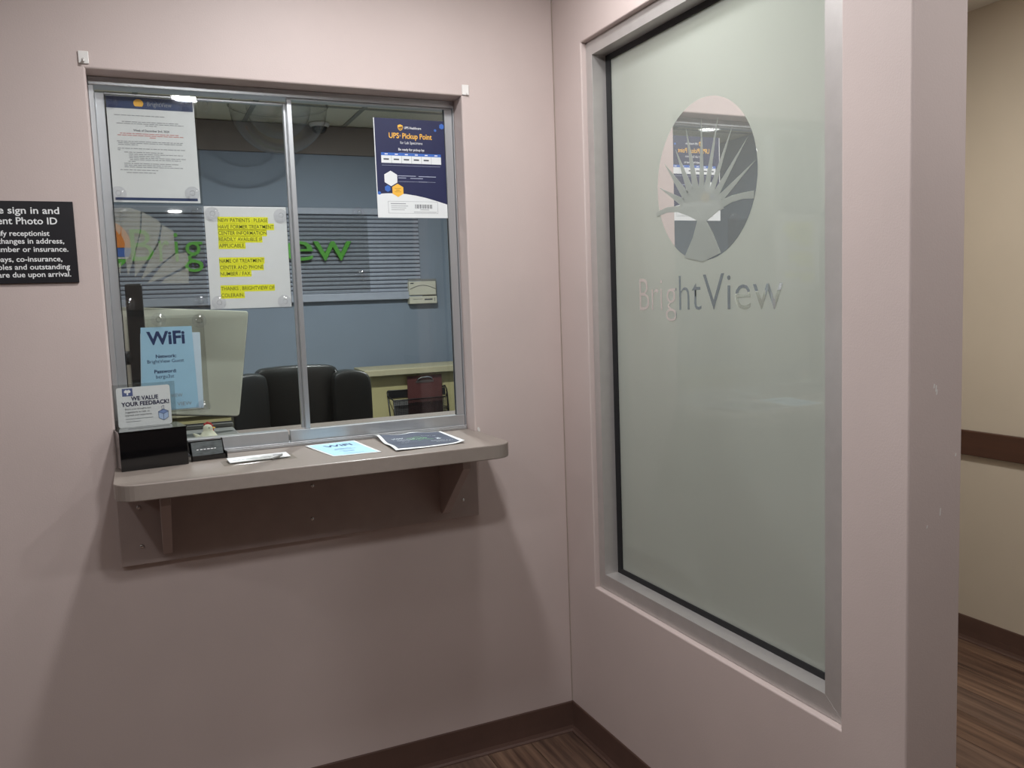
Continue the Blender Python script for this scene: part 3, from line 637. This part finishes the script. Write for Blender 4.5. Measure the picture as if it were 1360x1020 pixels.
# business card holder
ch = empty('card_holder', (-1.127, -.030, ST+.0004), math.radians(7)); tag(ch, 'small black card holder with patterned cards between ballot box and pen packet', 'card holder')
CW = .093
pr = [(-.002, 0), (.042, 0), (.050, .046), (.046, .046), (.036, .006), (.006, .006), (.002, .016), (-.004, .016)]
for xa in (0, CW-.004):
    loc(prism('side_cheek', [(xa, a, b) for a, b in ((-.006, 0), (.044, 0), (.052, .048), (.047, .049), (.03, .02), (-.004, .018))], (.004, 0, 0), BLKP, None, .0006, 1), ch)
loc(prism('tray', [(.0045, a, b) for a, b in ((-.003, .001), (.041, .001), (.0495, .046), (.0465, .046), (.0385, .005), (.001, .005), (-.001, .014), (-.0035, .014))], (CW-.009, 0, 0), BLKP, None, .0004, 1), ch)
cb = loc(prism('card_stack', [(.007, a, b) for a, b in ((.008, .0055), (.022, .0055), (.034, .045), (.024, .046))], (CW-.014, 0, 0), CARD), ch)
SCk = lambda u, v, l=0: Vector((.007+u, .008+(.016)*(v/.0405)-l, .0055+v))
rr_ = random.Random(3)
loc(rects('card_print', [(.012+k*.009, .012+k*.009+rr_.uniform(.004, .008), .0205, .0222) for k in range(6)], SCk, .0004, INKW, None), ch)

# pen packet: clear bag with a white card strip and pen
pk = empty('pen_packet', (-.965, -.110, ST+.0003), math.radians(2)); tag(pk, 'clear plastic packet with white strip lying on the shelf', 'packet')
bm = bmesh.new(); N = 14; M_ = 5; rr_ = random.Random(5)
gg = [[bm.verts.new((-.092+.184*i/N, -.042+.084*j/M_, .0005+(.0065*math.sin(math.pi*j/M_)*math.sin(math.pi*i/N) + rr_.uniform(0, .0012) if 0 < i < N and 0 < j < M_ else 0))) for j in range(M_+1)] for i in range(N+1)]
for i in range(N):
    for j in range(M_): bm.faces.new((gg[i][j], gg[i+1][j], gg[i+1][j+1], gg[i][j+1]))
me = bpy.data.meshes.new('bag_film'); bm.to_mesh(me); bm.free(); o = link('bag_film', me, BAG, pk, True); so = o.modifiers.new('s', 'SOLIDIFY'); so.thickness = .0003
sc_ = loc(box('white_strip', -.076, .078, -.020, .034, .0040, .0062, PAPER, None, .0004, 1), pk); sc_.rotation_euler = (math.radians(3), 0, math.radians(1))
s2 = loc(rects('strip_print', [(-.066+k*.011, -.066+k*.011+.008, -.006, -.003) for k in range(9)] + [(.038, .062, .004, .013)], plane_map((0, 0, .0064), (1, 0, 0), (0, 1, 0)), .0002, GREY, None), pk); s2.rotation_euler = sc_.rotation_euler
loc(tube('pen', [(.028, -.036, .0048), (.058, -.012, .0095)], .0028, GRYP), pk)

# wifi slip lying on the shelf
def shelf_pt(px, py, dz=0): h = hit(px, py, 2, ST+dz); return h
def quad_map(c0, c1, c2, c3, fn):
    """corners: lower left, lower right, upper right, upper left as seen by a reader at the shelf front"""
    def S(u, v, l=0):
        p = (c0*(1-u)+c1*u)*(1-v) + (c3*(1-u)+c2*u)*v
        return Vector((p.x, p.y, ST + .0006 + fn(u, v) + l))
    return S
def sheet(name, S, m, nu=14, nv=14, th=.0003):
    bm = bmesh.new(); g = [[[bm.verts.new(S(i/nu, j/nv, t)) for j in range(nv+1)] for i in range(nu+1)] for t in (0, th)]
    for i in range(nu):
        for j in range(nv):
            for k in (0, 1): bm.faces.new((g[k][i][j], g[k][i+1][j], g[k][i+1][j+1], g[k][i][j+1]))
    for i in range(nu):
        for j in (0, nv): bm.faces.new((g[0][i][j], g[0][i+1][j], g[1][i+1][j], g[1][i][j]))
    for j in range(nv):
        for i in (0, nu): bm.faces.new((g[0][i][j], g[0][i][j+1], g[1][i][j+1], g[1][i][j]))
    return from_bm(name, bm, m, None, True)
S1 = quad_map(Vector((-.785, -.184)), Vector((-.657, -.192)), Vector((-.675, .036)), Vector((-.820, .028)), lambda u, v: .0003+.002*(v**3))
ws = sheet('wifi_slip', S1, PAPER); tag(ws, 'light blue wifi slip with white border lying flat on the shelf', 'paper sheet')
rects('blue_print_area', [(.05, .95, .04, .96)], S1, .0006, PBLUE, ws, 3)
text('printed_text', 'WiFi', S1, .25, .80, .68, .13, .0011, NAVY2, ws, .03)
rects('printed_lines', [(.32, .66, .50, .515), (.28, .72, .44, .455), (.32, .62, .32, .335), (.36, .60, .26, .275), (.30, .70, .12, .13)], S1, .0011, mat('soft_blue_ink', (120, 150, 180), .6, .03, 30), ws, 3)
# newsletter: wavy dark sheet
def wav(u, v): return .0015 + .012*max(0, 1-u*2.2)*(.35+.65*v)*(.6+.4*math.sin(v*9)) + .006*math.exp(-((u-.55)/.18)**2)*v + .006*max(0, (u-.8)/.2)**2*(1-v)
S2 = quad_map(Vector((-.624, -.215)), Vector((-.418, -.192)), Vector((-.404, .052)), Vector((-.612, .046)), wav)
ns = sheet('flyer', S2, PAPER, 22, 16); tag(ns, 'crumpled navy flyer with white border lying on the shelf by the window', 'flyer')
rects('navy_print_area', [(.05, .95, .06, .94)], S2, .0012, mat('slate_flyer_ink', (48, 56, 78), .5, .15, 18), ns, 44)
PGI = mat('pale_grey_ink', (196, 204, 210), .6, .2, 40); GRI = mat('green_ink', (110, 176, 112), .6, .2, 40)
def squiggle(name, u0, u1, v, amp, freq, m, wd, seed):
    rr = random.Random(seed); n = 26; pts = []
    for i in range(n+1):
        t = i/n; pts.append((u0+(u1-u0)*t+rr.uniform(-.004, .004), v+amp*math.sin(freq*t*6.283)+rr.uniform(-amp, amp)*.5))
    bm = bmesh.new(); a = [bm.verts.new(S2(u, w_-wd/2, .0017)) for u, w_ in pts]; b = [bm.verts.new(S2(u+.004, w_+wd/2, .0017)) for u, w_ in pts]
    for i in range(n):
        if rr.random() < .86: bm.faces.new((a[i], a[i+1], b[i+1], b[i]))
    me = bpy.data.meshes.new(name); bm.to_mesh(me); bm.free(); o = link(name, me, m, ns); o['kind'] = 'stuff'
for k, (u0, u1, v, am, fr, wd) in enumerate([(.14, .34, .66, .020, 5, .022), (.20, .46, .56, .016, 6, .014), (.20, .36, .46, .012, 6, .010), (.16, .30, .36, .010, 5, .008), (.60, .86, .30, .012, 5, .014), (.58, .80, .66, .014, 6, .010), (.66, .92, .22, .006, 4, .012)]): squiggle('white_script', u0, u1, v, am, fr, PGI, wd, k)
for k, (u0, u1, v, am, fr, wd) in enumerate([(.38, .62, .52, .020, 5, .024), (.36, .56, .62, .014, 6, .014), (.46, .70, .43, .012, 5, .012)]): squiggle('green_script', u0, u1, v, am, fr, GRI, wd, 20+k)
polyf('white_star', [(.77+.05*math.cos(a*math.pi/5)*(1 if a % 2 == 0 else .42), .44+.075*math.sin(a*math.pi/5)*(1 if a % 2 == 0 else .42)) for a in range(10)], S2, .0018, PGI, ns)

# ------------------------------------------------------------------ office seen through the glass
# inner counter
ic = empty('office_counter', (-.8, .3, 0)); tag(ic, 'taupe work counter on the office side of the service window', 'counter')
under(box('countertop', -2.29, .51, TH+.001, .52, .995, ST-.0005, LAM, None, .002, 2), ic)
under(box('support_panel', -1.75, -1.72, TH+.001, .48, 0, .9945, OLV), ic); under(box('support_panel', .30, .33, TH+.001, .48, 0, .9945, OLV), ic)
# monitor on pole
mo = empty('monitor', (-1.23, .30, ST)); tag(mo, 'pale grey green monitor seen from behind on a black pole stand inside the office', 'monitor')
mc = [hit(151, 407, 1, .420), hit(330, 413, 1, .420), hit(318, 552, 1, .362), hit(158, 549, 1, .362)]
mn = (mc[1]-mc[0]).cross(mc[3]-mc[0]).normalized()
if mn.y < 0: mn = -mn
def rounded(c, r=.010, n=4):
    out = []
    for i in range(4):
        p, a, b = c[i], (c[i-1]-c[i]).normalized(), (c[(i+1) % 4]-c[i]).normalized()
        for k in range(n+1):
            t = k/n; out.append(p + a*r*(1-t)**2 + b*r*t**2)
    return out
under(prism('back_shell', rounded(mc), mn*.014, MONB, None, .003, 2), mo)
ctr = sum(mc, Vector())/4
mo_out = [ctr+(p-ctr)*1.012+mn*.0145 for p in mc]
under(prism('bezel', rounded(mo_out), mn*.012, BLKM, None, .002, 1), mo)
under(prism('screen', [ctr+(p-ctr)*.96+mn*.0268 for p in mc], mn*.001, mat('dark_screen', (16, 18, 22), .15, .05, 10)), mo)
under(box('pole', -1.254, -1.208, .290, .318, ST+.012, 1.515, BLKM, None, .006, 3), mo)
under(box('pole_base', -1.30, -1.15, .21, .40, ST+.0005, ST+.0118, BLKM, None, .004, 2), mo)
under(box('mount_arm', -1.246, -1.216, .3185, .3825, 1.26, 1.34, BLKM, None, .003, 2), mo)
kn = hit(164, 476, 1, .30)
under(lathe('clamp_knob', [(0, -.016), (.014, -.016), (.020, -.008), (.020, .006), (.010, .016), (.006, .024), (0, .024)], BLKM, None, 16, Matrix.Translation((-1.262, .304, kn.z)) @ Matrix.Rotation(-math.pi/2, 4, 'Y')), mo)
# grey tray with rounded corner
tr = empty('desk_tray', (-1.06, .34, ST)); tag(tr, 'low grey plastic tray behind the chicken figurine inside the office', 'tray')
under(box('tray_body', -1.145, -.968, .30, .46, ST+.0002, ST+.022, GRYP, None, .006, 3), tr)
under(box('tray_back', -1.145, -.968, .452, .462, ST+.0222, ST+.036, GRYP, None, .004, 3), tr); under(box('tray_rim', -1.143, -.970, .463, .469, ST+.020, ST+.040, BLKM, None, .002, 1), tr)

# chicken figurine
cf = empty('chicken_figurine', (-1.064, .19, ST)); tag(cf, 'small cream ceramic chicken figurine with red comb behind the glass', 'figurine')
cf.rotation_euler = (0, 0, math.radians(-8))
loc(lathe('body', [(0, .0002), (.020, .0003), (.026, .008), (.028, .020), (.025, .032), (.019, .041), (.014, .048), (.0125, .053), (.0125, .058), (.0105, .064), (.006, .068), (0, .0695)], CREAM, None, 24, Matrix.Translation((0, 0, 0)) @ Matrix.Diagonal((1.1, .85, 1, 1))), cf)
bm = bmesh.new()
for k, (x, z, r_) in enumerate(((-.007, .0685, .0042), (0, .0715, .0052), (.0065, .069, .0046), (.011, .064, .0040))):
    bmesh.ops.create_uvsphere(bm, u_segments=10, v_segments=7, radius=r_, matrix=Matrix.Translation((x, 0, z)) @ Matrix.Diagonal((1.1, .55, 1, 1)))
loc(from_bm('comb', bm, REDC, None, True), cf)
bm = bmesh.new(); bmesh.ops.create_cone(bm, cap_ends=True, segments=10, radius1=.0036, radius2=.0004, depth=.010, matrix=Matrix.Translation((.0165, 0, .0575)) @ Matrix.Rotation(math.pi/2, 4, 'Y')); loc(from_bm('beak', bm, GOLD, None, True), cf)
bm = bmesh.new(); bmesh.ops.create_uvsphere(bm, u_segments=8, v_segments=6, radius=.0038, matrix=Matrix.Translation((.0135, 0, .0505)) @ Matrix.Diagonal((.8, .7, 1.3, 1))); loc(from_bm('wattle', bm, REDC, None, True), cf)
for s in (-1, 1):
    bm = bmesh.new(); bmesh.ops.create_uvsphere(bm, u_segments=8, v_segments=6, radius=.0016, matrix=Matrix.Translation((.004, s*.0098, .0592))); loc(from_bm('eye', bm, BLKM, None, True), cf)
    bm = bmesh.new(); bmesh.ops.create_uvsphere(bm, u_segments=12, v_segments=8, radius=.014, matrix=Matrix.Translation((-.004, s*.0215, .022)) @ Matrix.Diagonal((1.2, .3, .8, 1))); loc(from_bm('wing', bm, CREAM, None, True), cf)
bm = bmesh.new(); bmesh.ops.create_cone(bm, cap_ends=True, segments=10, radius1=.010, radius2=.002, depth=.026, matrix=Matrix.Translation((-.031, 0, .036)) @ Matrix.Rotation(math.radians(-50), 4, 'Y') @ Matrix.Diagonal((1, .6, 1, 1))); loc(from_bm('tail', bm, CREAM, None, True), cf)

# office chair
oc = empty('office_chair', (-.655, 1.02, .0005)); tag(oc, 'black leather office chair with padded backrest behind the service window', 'chair')
def pillow(name, x0, x1, y0, y1, z0, z1, m, par, bev=.035, bow=0, top_taper=0):
    bm = bmesh.new(); bbox(bm, x0, x1, y0, y1, z0, z1)
    bmesh.ops.subdivide_edges(bm, edges=bm.edges, cuts=5, use_grid_fill=True)
    cx = (x0+x1)/2; hx = (x1-x0)/2
    for v in bm.verts:
        f = (v.co.z-z0)/(z1-z0)
        sx = abs(v.co.x-cx)/hx
        v.co.y += bow*(v.co.x)**2*4
        v.co.z -= top_taper*(sx**2)*max(0, f-.5)*2
    bmesh.ops.recalc_face_normals(bm, faces=bm.faces)
    o = from_bm(name, bm, m, None, True); o.modifiers.new('s', 'SUBSURF').levels = 2; o.modifiers['s'].render_levels = 2
    return loc(o, par)
pillow('backrest', -.170, .166, -.045, .055, .50, 1.205, LEA, oc, 0, .25, .010)
pillow('side_bolster', -.272, -.128, -.060, .050, .52, 1.188, LEA, oc, 0, -.4, .014)
pillow('side_bolster', .122, .256, -.060, .050, .52, 1.180, LEA, oc, 0, -.4, .020)
pillow('backrest_shell', -.24, .23, .058, .095, .52, 1.14, BLKM, oc, 0, .1, .02)
for x in (-.151, .1465): loc(tube('seam_piping', [(x, -.050, .56), (x, -.054, .8), (x, -.052, 1.0), (x, -.046, 1.12), (x, -.030, 1.172), (x, .0, 1.186)], .005, LEA), oc)
pillow('seat', -.26, .26, -.52, .03, .42, .54, LEA, oc)
for s in (-1, 1):
    loc(tube('arm_support', [(s*.29, -.05, .50), (s*.31, -.06, .60), (s*.31, -.10, .70), (s*.31, -.34, .70), (s*.31, -.38, .60), (s*.29, -.36, .46), (s*.22, -.34, .44)], .018, BLKM), oc)
    pillow('armrest', s*.31-.035, s*.31+.035, -.36, -.08, .715, .755, LEA, oc)
loc(lathe('gas_lift', [(.0, .11), (.028, .11), (.028, .28), (.018, .28), (.018, .42), (0, .42)], BLKM, None, 16, Matrix.Translation((0, -.24, 0))), oc)
for k in range(5):
    a = k*2*math.pi/5+.3; d = Vector((math.cos(a), math.sin(a), 0)); c0 = Vector((0, -.24, 0))
    loc(tube('base_spoke', [c0+Vector((0, 0, .13)), c0+d*.16+Vector((0, 0, .11)), c0+d*.30+Vector((0, 0, .075))], .022, BLKM), oc)
    loc(lathe('caster', [(0, -.02), (.024, -.02), (.028, -.012), (.028, .012), (.024, .02), (0, .02)], BLKM, None, 14, Matrix.Translation(c0+d*.30+Vector((0, 0, .028))) @ Matrix.Rotation(math.pi/2, 4, 'X')), oc)

# raised counter and low credenza by the back wall
rc = empty('raised_counter', (.18, 2.05, 0)); tag(rc, 'olive beige raised counter with thick top at the back right of the office', 'counter')
c0 = hit(484, 493, 1, 1.90); bk = hit(470, 488, 2, c0.z)
CT = c0.z
prt = [(c0.x, 1.90, CT-.032), (.518, 1.90, CT-.032), (.518, min(bk.y, 2.30), CT-.032), (bk.x, min(bk.y, 2.30), CT-.032)]
under(prism('counter_top', prt, (0, 0, .032), CTOP, None, .003, 2), rc)
under(box('counter_body', c0.x+.045, .518, 1.945, 2.22, .0005, CT-.0325, OLV), rc)
cz = empty('credenza', (-1.0, 2.2, 0)); tag(cz, 'low olive beige credenza along the office back wall behind the chair', 'cabinet')
under(box('credenza_top', -2.25, c0.x+.043, 2.02, 2.385, .92, .95, CTOP, None, .002, 1), cz); under(box('credenza_body', -2.25, c0.x+.02, 2.05, 2.385, .0005, .9195, OLV), cz)
for k in range(4):
    xa = -2.24+k*.5; d = under(box('door', xa+.004, xa+.492, 2.036, 2.0495, .06, .90, OLV, None, .002, 1), cz)
    under(tube('handle', [(xa+.45, 2.034, .70), (xa+.45, 2.020, .71), (xa+.45, 2.020, .80), (xa+.45, 2.034, .81)], .004, CHR), d)
mp_ = hit(481, 556, 1, 1.30)
st_ = empty('side_table', (-.20, 1.34, 0)); tag(st_, 'small beige side table next to the black office chair', 'table')
under(box('table_top', mp_.x-.03, mp_.x+.26, 1.22, 1.50, mp_.z-.055, mp_.z-.035, CTOP, None, .003, 2), st_)
for xa in (mp_.x-.02, mp_.x+.23):
    for ya in (1.235, 1.465): under(box('leg', xa, xa+.02, ya, ya+.02, .0005, mp_.z-.0555, GRYP), st_)
mcup = lathe('mint_cup', [(0, .0003), (.016, .0003), (.020, .05), (.018, .05), (.014, .004), (0, .004)], MINT, None, 18, Matrix.Translation((mp_.x, 1.30, mp_.z-.035)))
tag(mcup, 'mint green plastic cup beside the office chair', 'cup')

# mesh wall file with maroon clipboard, on the counter face
wf0 = hit(515, 517, 1, 1.93); wf1 = hit(594, 511, 1, 1.93)
FX0, FX1, FZ1, FZ0 = wf0.x, wf1.x, .975, .72
wfr = empty('wall_file', ((FX0+FX1)/2, 1.93, FZ0)); tag(wfr, 'black wire mesh file pocket mounted on the raised counter face', 'file holder')
YB, YFt = 1.9425, 1.905
under(tube('rim', [(FX0, YB, FZ1), (FX0+.004, YB, FZ1+.006), (FX0+.08, YB, FZ1+.004), (FX1-.06, YB, FZ1+.004), (FX1-.008, YB, FZ1+.012), (FX1, YB, FZ1-.01), (FX1, YB, FZ0), (FX0+.02, YB, FZ0), (FX0, YB, FZ1)], .004, MESH), wfr)
under(tube('front_rim', [(FX0, YB-.004, FZ1-.02), (FX0+.022, YFt, FZ1-.045), (FX1-.02, YFt, FZ1-.045), (FX1, YB-.004, FZ1-.02), (FX1, YFt+.01, FZ0+.02), (FX1-.01, YFt, FZ0), (FX0+.03, YFt, FZ0), (FX0+.022, YFt, FZ1-.045)], .004, MESH), wfr)
under(box('back_band', FX0+.006, FX1-.01, YB-.002, YB+.001, FZ1-.035, FZ1+.002, MESH), wfr)
bm = bmesh.new(); n1 = 30
for k in range(n1+1):
    xa = FX0+.024+(FX1-FX0-.046)*k/n1; bbox(bm, xa-.0011, xa+.0011, YFt-.001, YFt+.001, FZ0, FZ1-.045)
for k in range(22):
    za = FZ0+(FZ1-.045-FZ0)*k/22; bbox(bm, FX0+.024, FX1-.022, YFt-.0008, YFt+.0012, za-.0011, za+.0011)
ms = under(from_bm('wire_mesh', bm, MESH), wfr); ms['kind'] = 'stuff'
under(box('pocket_floor', FX0+.024, FX1-.022, YFt+.002, YB-.001, FZ0-.002, FZ0+.002, MESH), wfr)
cl0 = hit(540.5, 500, 1, 1.922); cl1 = hit(586.5, 498, 1, 1.922)
cb_ = empty('clipboard', ((cl0.x+cl1.x)/2, 1.925, FZ0)); tag(cb_, 'maroon clipboard with silver clip standing in the wire mesh pocket', 'clipboard')
under(box('board', cl0.x, cl1.x, 1.922, 1.9255, FZ0+.0025, cl0.z, MAR, None, .001, 1), cb_)
mx_ = (cl0.x+cl1.x)/2; zz = cl0.z-.022
under(tube('clip', [(mx_-.042, 1.918, zz-.004), (mx_-.036, 1.916, zz+.006), (mx_-.018, 1.914, zz+.013), (mx_+.018, 1.914, zz+.014), (mx_+.036, 1.916, zz+.008), (mx_+.042, 1.918, zz-.002)], .005, CHR), cb_)
under(box('clip_plate', mx_-.05, mx_+.05, 1.9195, 1.9218, zz-.016, zz-.004, mat('dark_chrome', (120, 110, 106), .3, .03, 20, metal=.8), None, .0005, 1), cb_)
under(box('papers', FX0+.03, cl0.x+.10, 1.929, 1.934, FZ0+.0025, FZ1-.05, mat('grey_papers', (120, 118, 116), .7, .05, 30)), wfr)

# slatted sign panel with raised letters
pn = empty('slatted_sign', (-.5, BY, 1.47)); tag(pn, 'grey slatted sign panel with raised green lettering on the office back wall', 'sign')
PX0, PX1, PZ0, PZ1 = -1.75, .325, 1.469, 1.990
under(box('panel_back', PX0, PX1, BY-.012, BY-.0008, PZ0, PZ1, SLATB), pn)
under(box('top_rail', PX0, PX1+.004, BY-.032, BY-.0125, PZ1-.036, PZ1, SLAT, None, .003, 1), pn); under(box('bottom_rail', PX0, PX1+.004, BY-.034, BY-.0125, PZ0, PZ0+.044, SLAT, None, .004, 2), pn)
nsl = 19; sh_ = (PZ1-.036-PZ0-.044)/nsl
bm = bmesh.new(); prism_bm(bm, [(0, 0, .0015), (0, -.007, .0035), (0, -.009, sh_*.5), (0, -.004, sh_-.006), (0, 0, sh_-.004)], (PX1-PX0, 0, 0)); bmesh.ops.recalc_face_normals(bm, faces=bm.faces)
sme = bpy.data.meshes.new('slat'); bm.to_mesh(sme); bm.free(); sme.materials.append(SLAT)
for k in range(nsl):
    o = bpy.data.objects.new('slat', sme); COL.objects.link(o); o.location = (PX0, BY-.0122, PZ0+.044+k*sh_); under(o, pn)
SPn = plane_map((0, BY-.034, 0), (1, 0, 0), (0, 0, 1))
def bp(px, py): h = hit(px, py, 1, BY-.034); return h.x, h.z
yv = BY-.034
for s, p0, p1, pb, cap in (('B', 175, 205, 347, .165), ('r', 212.5, 226, 347.5, .165), ('i', 233, 238, 348, .165), ('g', 245, 270, 348, .165), ('h', 279, 302, 348, .165), ('t', 306, 318, 348, .165), ('V', 320, 362, 348, .165), ('i', 367, 371, 347.5, .165), ('e', 377, 416, 346.5, .165), ('w', 417, 467, 346, .165)):
    (a, z), (b, _) = bp(p0, pb), bp(p1, pb)
    under(text('raised_letter', s, SPn, a, b, z, cap if s in 'BVhit' else .165, .004, GRN, None, -.004, .012), pn)
(a, z), (b, _) = bp(250, 353.5), bp(276, 353.5)
under(text('raised_tagline', 'ITHE', SPn, a, b, z, .030, .0005, PURP, None, .02, .003), pn)
lx, lz = bp(140, 326)
SL = plane_map((lx, BY-.034, lz), (1, 0, 0), (0, 0, 1))
A_, B_ = .118, .125
def ell(z0, z1, n=16):
    r_ = [(A_*math.sqrt(max(0, 1-(z/B_)**2)), z) for z in [z0+(z1-z0)*i/n for i in range(n+1)]]
    return r_ + [(-a, z) for a, z in r_[::-1]]
for nm, z0, z1, m in (('orange_inlay', -.012, .118, ORNG), ('blue_inlay', -.058, -.014, BLUI), ('white_inlay', -.068, -.060, WHITE), ('green_inlay', -.118, -.070, GRN)):
    under(polyf(nm, ell(z0, z1), SL, .012, m, None, .012), pn)

# door chime box on the back wall
dcx0, dcz1 = hit(543, 374, 1, BY-.045).x, hit(543, 374, 1, BY-.045).z; dcx1, dcz0 = hit(580, 402.5, 1, BY-.045).x, hit(580, 402.5, 1, BY-.045).z
dc = empty('wall_chime', ((dcx0+dcx1)/2, BY, dcz0)); tag(dc, 'beige chime box in two sections on the office wall right of the slatted sign', 'chime')
zm = dcz0+(dcz1-dcz0)*.36
under(box('cover', dcx0, dcx1, BY-.045, BY-.0005, zm+.004, dcz1, BEIGE, None, .004, 2), dc); under(box('lower_cover', dcx0, dcx1+.003, BY-.047, BY-.0005, dcz0, zm-.004, BEIGE, None, .003, 2), dc)
under(box('dark_back', dcx0+.004, dcx1+.012, BY-.02, BY-.0004, zm-.004, dcz1+.014, GRYP), dc)
under(tube('curved_groove', [(dcx0+.004+(dcx1-dcx0-.008)*t/10, BY-.0455, dcz1-.045+.022*math.sin(math.pi*t/10)) for t in range(11)], .0022, GRYP), dc)
SD = plane_map((dcx0, BY-.0455, 0), (1, 0, 0), (0, 0, 1))
under(rects('chime_print', [(.008, .028, dcz1-.014, dcz1-.008)], SD, .0003, DGREY, None), dc); under(rects('label_print', [(.02, .08, dcz0+.026, dcz0+.028), (.09, .14, dcz0+.02, dcz0+.028), (.152, .155, dcz0+.012, dcz0+.032)], SD, .0022, DGREY, None), dc)

# door casing line on the right office wall
o = box('trim_3', .508, .5198, 1.35, 2.30, 0, 2.1, mat('grey_blue_trim', (120, 132, 142), .5, .03, 10), None, .003, 1); struct(o, 'grey blue door casing on the office side wall', 'trim')

# dome mirror and dome camera on the office ceiling
dm = empty('dome_mirror', (-.425, 2.0, RC)); tag(dm, 'large clear acrylic dome hanging from the office ceiling', 'dome mirror')
DR = .235; DYc = 1.955; dcx = hit(372, 180, 1, DYc).x
prf = [(DR*math.cos(a), -DR*math.sin(a)*.98) for a in [math.pi/2*i/14 for i in range(15)]]; prf[-1] = (0, -DR*.98)
under(lathe('dome_shell', prf, DOME, None, 40, Matrix.Translation((dcx, DYc, RC-.010))), dm)
prf2 = [(DR*.66*math.cos(a), -DR*.66*math.sin(a)) for a in [math.pi/2*i/12 for i in range(13)]]; prf2[-1] = (0, -DR*.66)
under(lathe('inner_dome', prf2, DOME, None, 36, Matrix.Translation((dcx, DYc, RC-.010))), dm)
under(lathe('dome_rim', [(DR*.985, -.002), (DR+.006, -.002), (DR+.006, -.010), (DR*.985, -.0101)], ACRY, None, 40, Matrix.Translation((dcx, DYc, RC-.0012))), dm)
kp = hit(424, 163, 2, RC)
kx_, ky_ = hit(424, 163, 2, RC).x, 2.315
dk = empty('dome_camera', (kx_, ky_, RC)); tag(dk, 'small ceiling camera with white ring and black dome in the office', 'security camera')
under(lathe('camera_base', [(0, -.0035), (.054, -.0035), (.056, -.010), (.051, -.020), (.042, -.024), (0, -.024)], WHITE, None, 28, Matrix.Translation((kx_, ky_, RC))), dk)
under(lathe('camera_dome', [(.042, -.0245), (.041, -.036), (.031, -.050), (.016, -.058), (0, -.060)], BLKP, None, 24, Matrix.Translation((kx_, ky_, RC))), dk)

# ------------------------------------------------------------------ recessed downlights with their lamps
for label, x, y, z, watt, colr, cone, kind in CANS:
    d = empty('recessed_downlight', (x, y, z)); tag(d, label, 'downlight', 'waiting room downlights' if kind == 'w' else 'added office downlights')
    rad = .075 if kind == 'w' else .055
    under(lathe('trim_ring', [(rad, -.0005), (rad+.018, -.0005), (rad+.017, -.005), (rad, -.008), (rad-.004, -.004)], TRIM, None, 32, Matrix.Translation((x, y, z-.0005))), d)
    under(lathe('lens', [(0, -.004), (rad-.005, -.004), (rad-.005, -.0008), (0, -.0008)], LENS if kind == 'w' else LENSR, None, 32, Matrix.Translation((x, y, z-.0005))), d)
    ld = bpy.data.lights.new('downlight_lamp', 'AREA'); ld.energy = watt; ld.color = colr; ld.shape = 'DISK'; ld.size = rad*1.7
    lo = bpy.data.objects.new('lamp_light', ld); COL.objects.link(lo); lo.parent = d; lo.location = (0, 0, -.012)
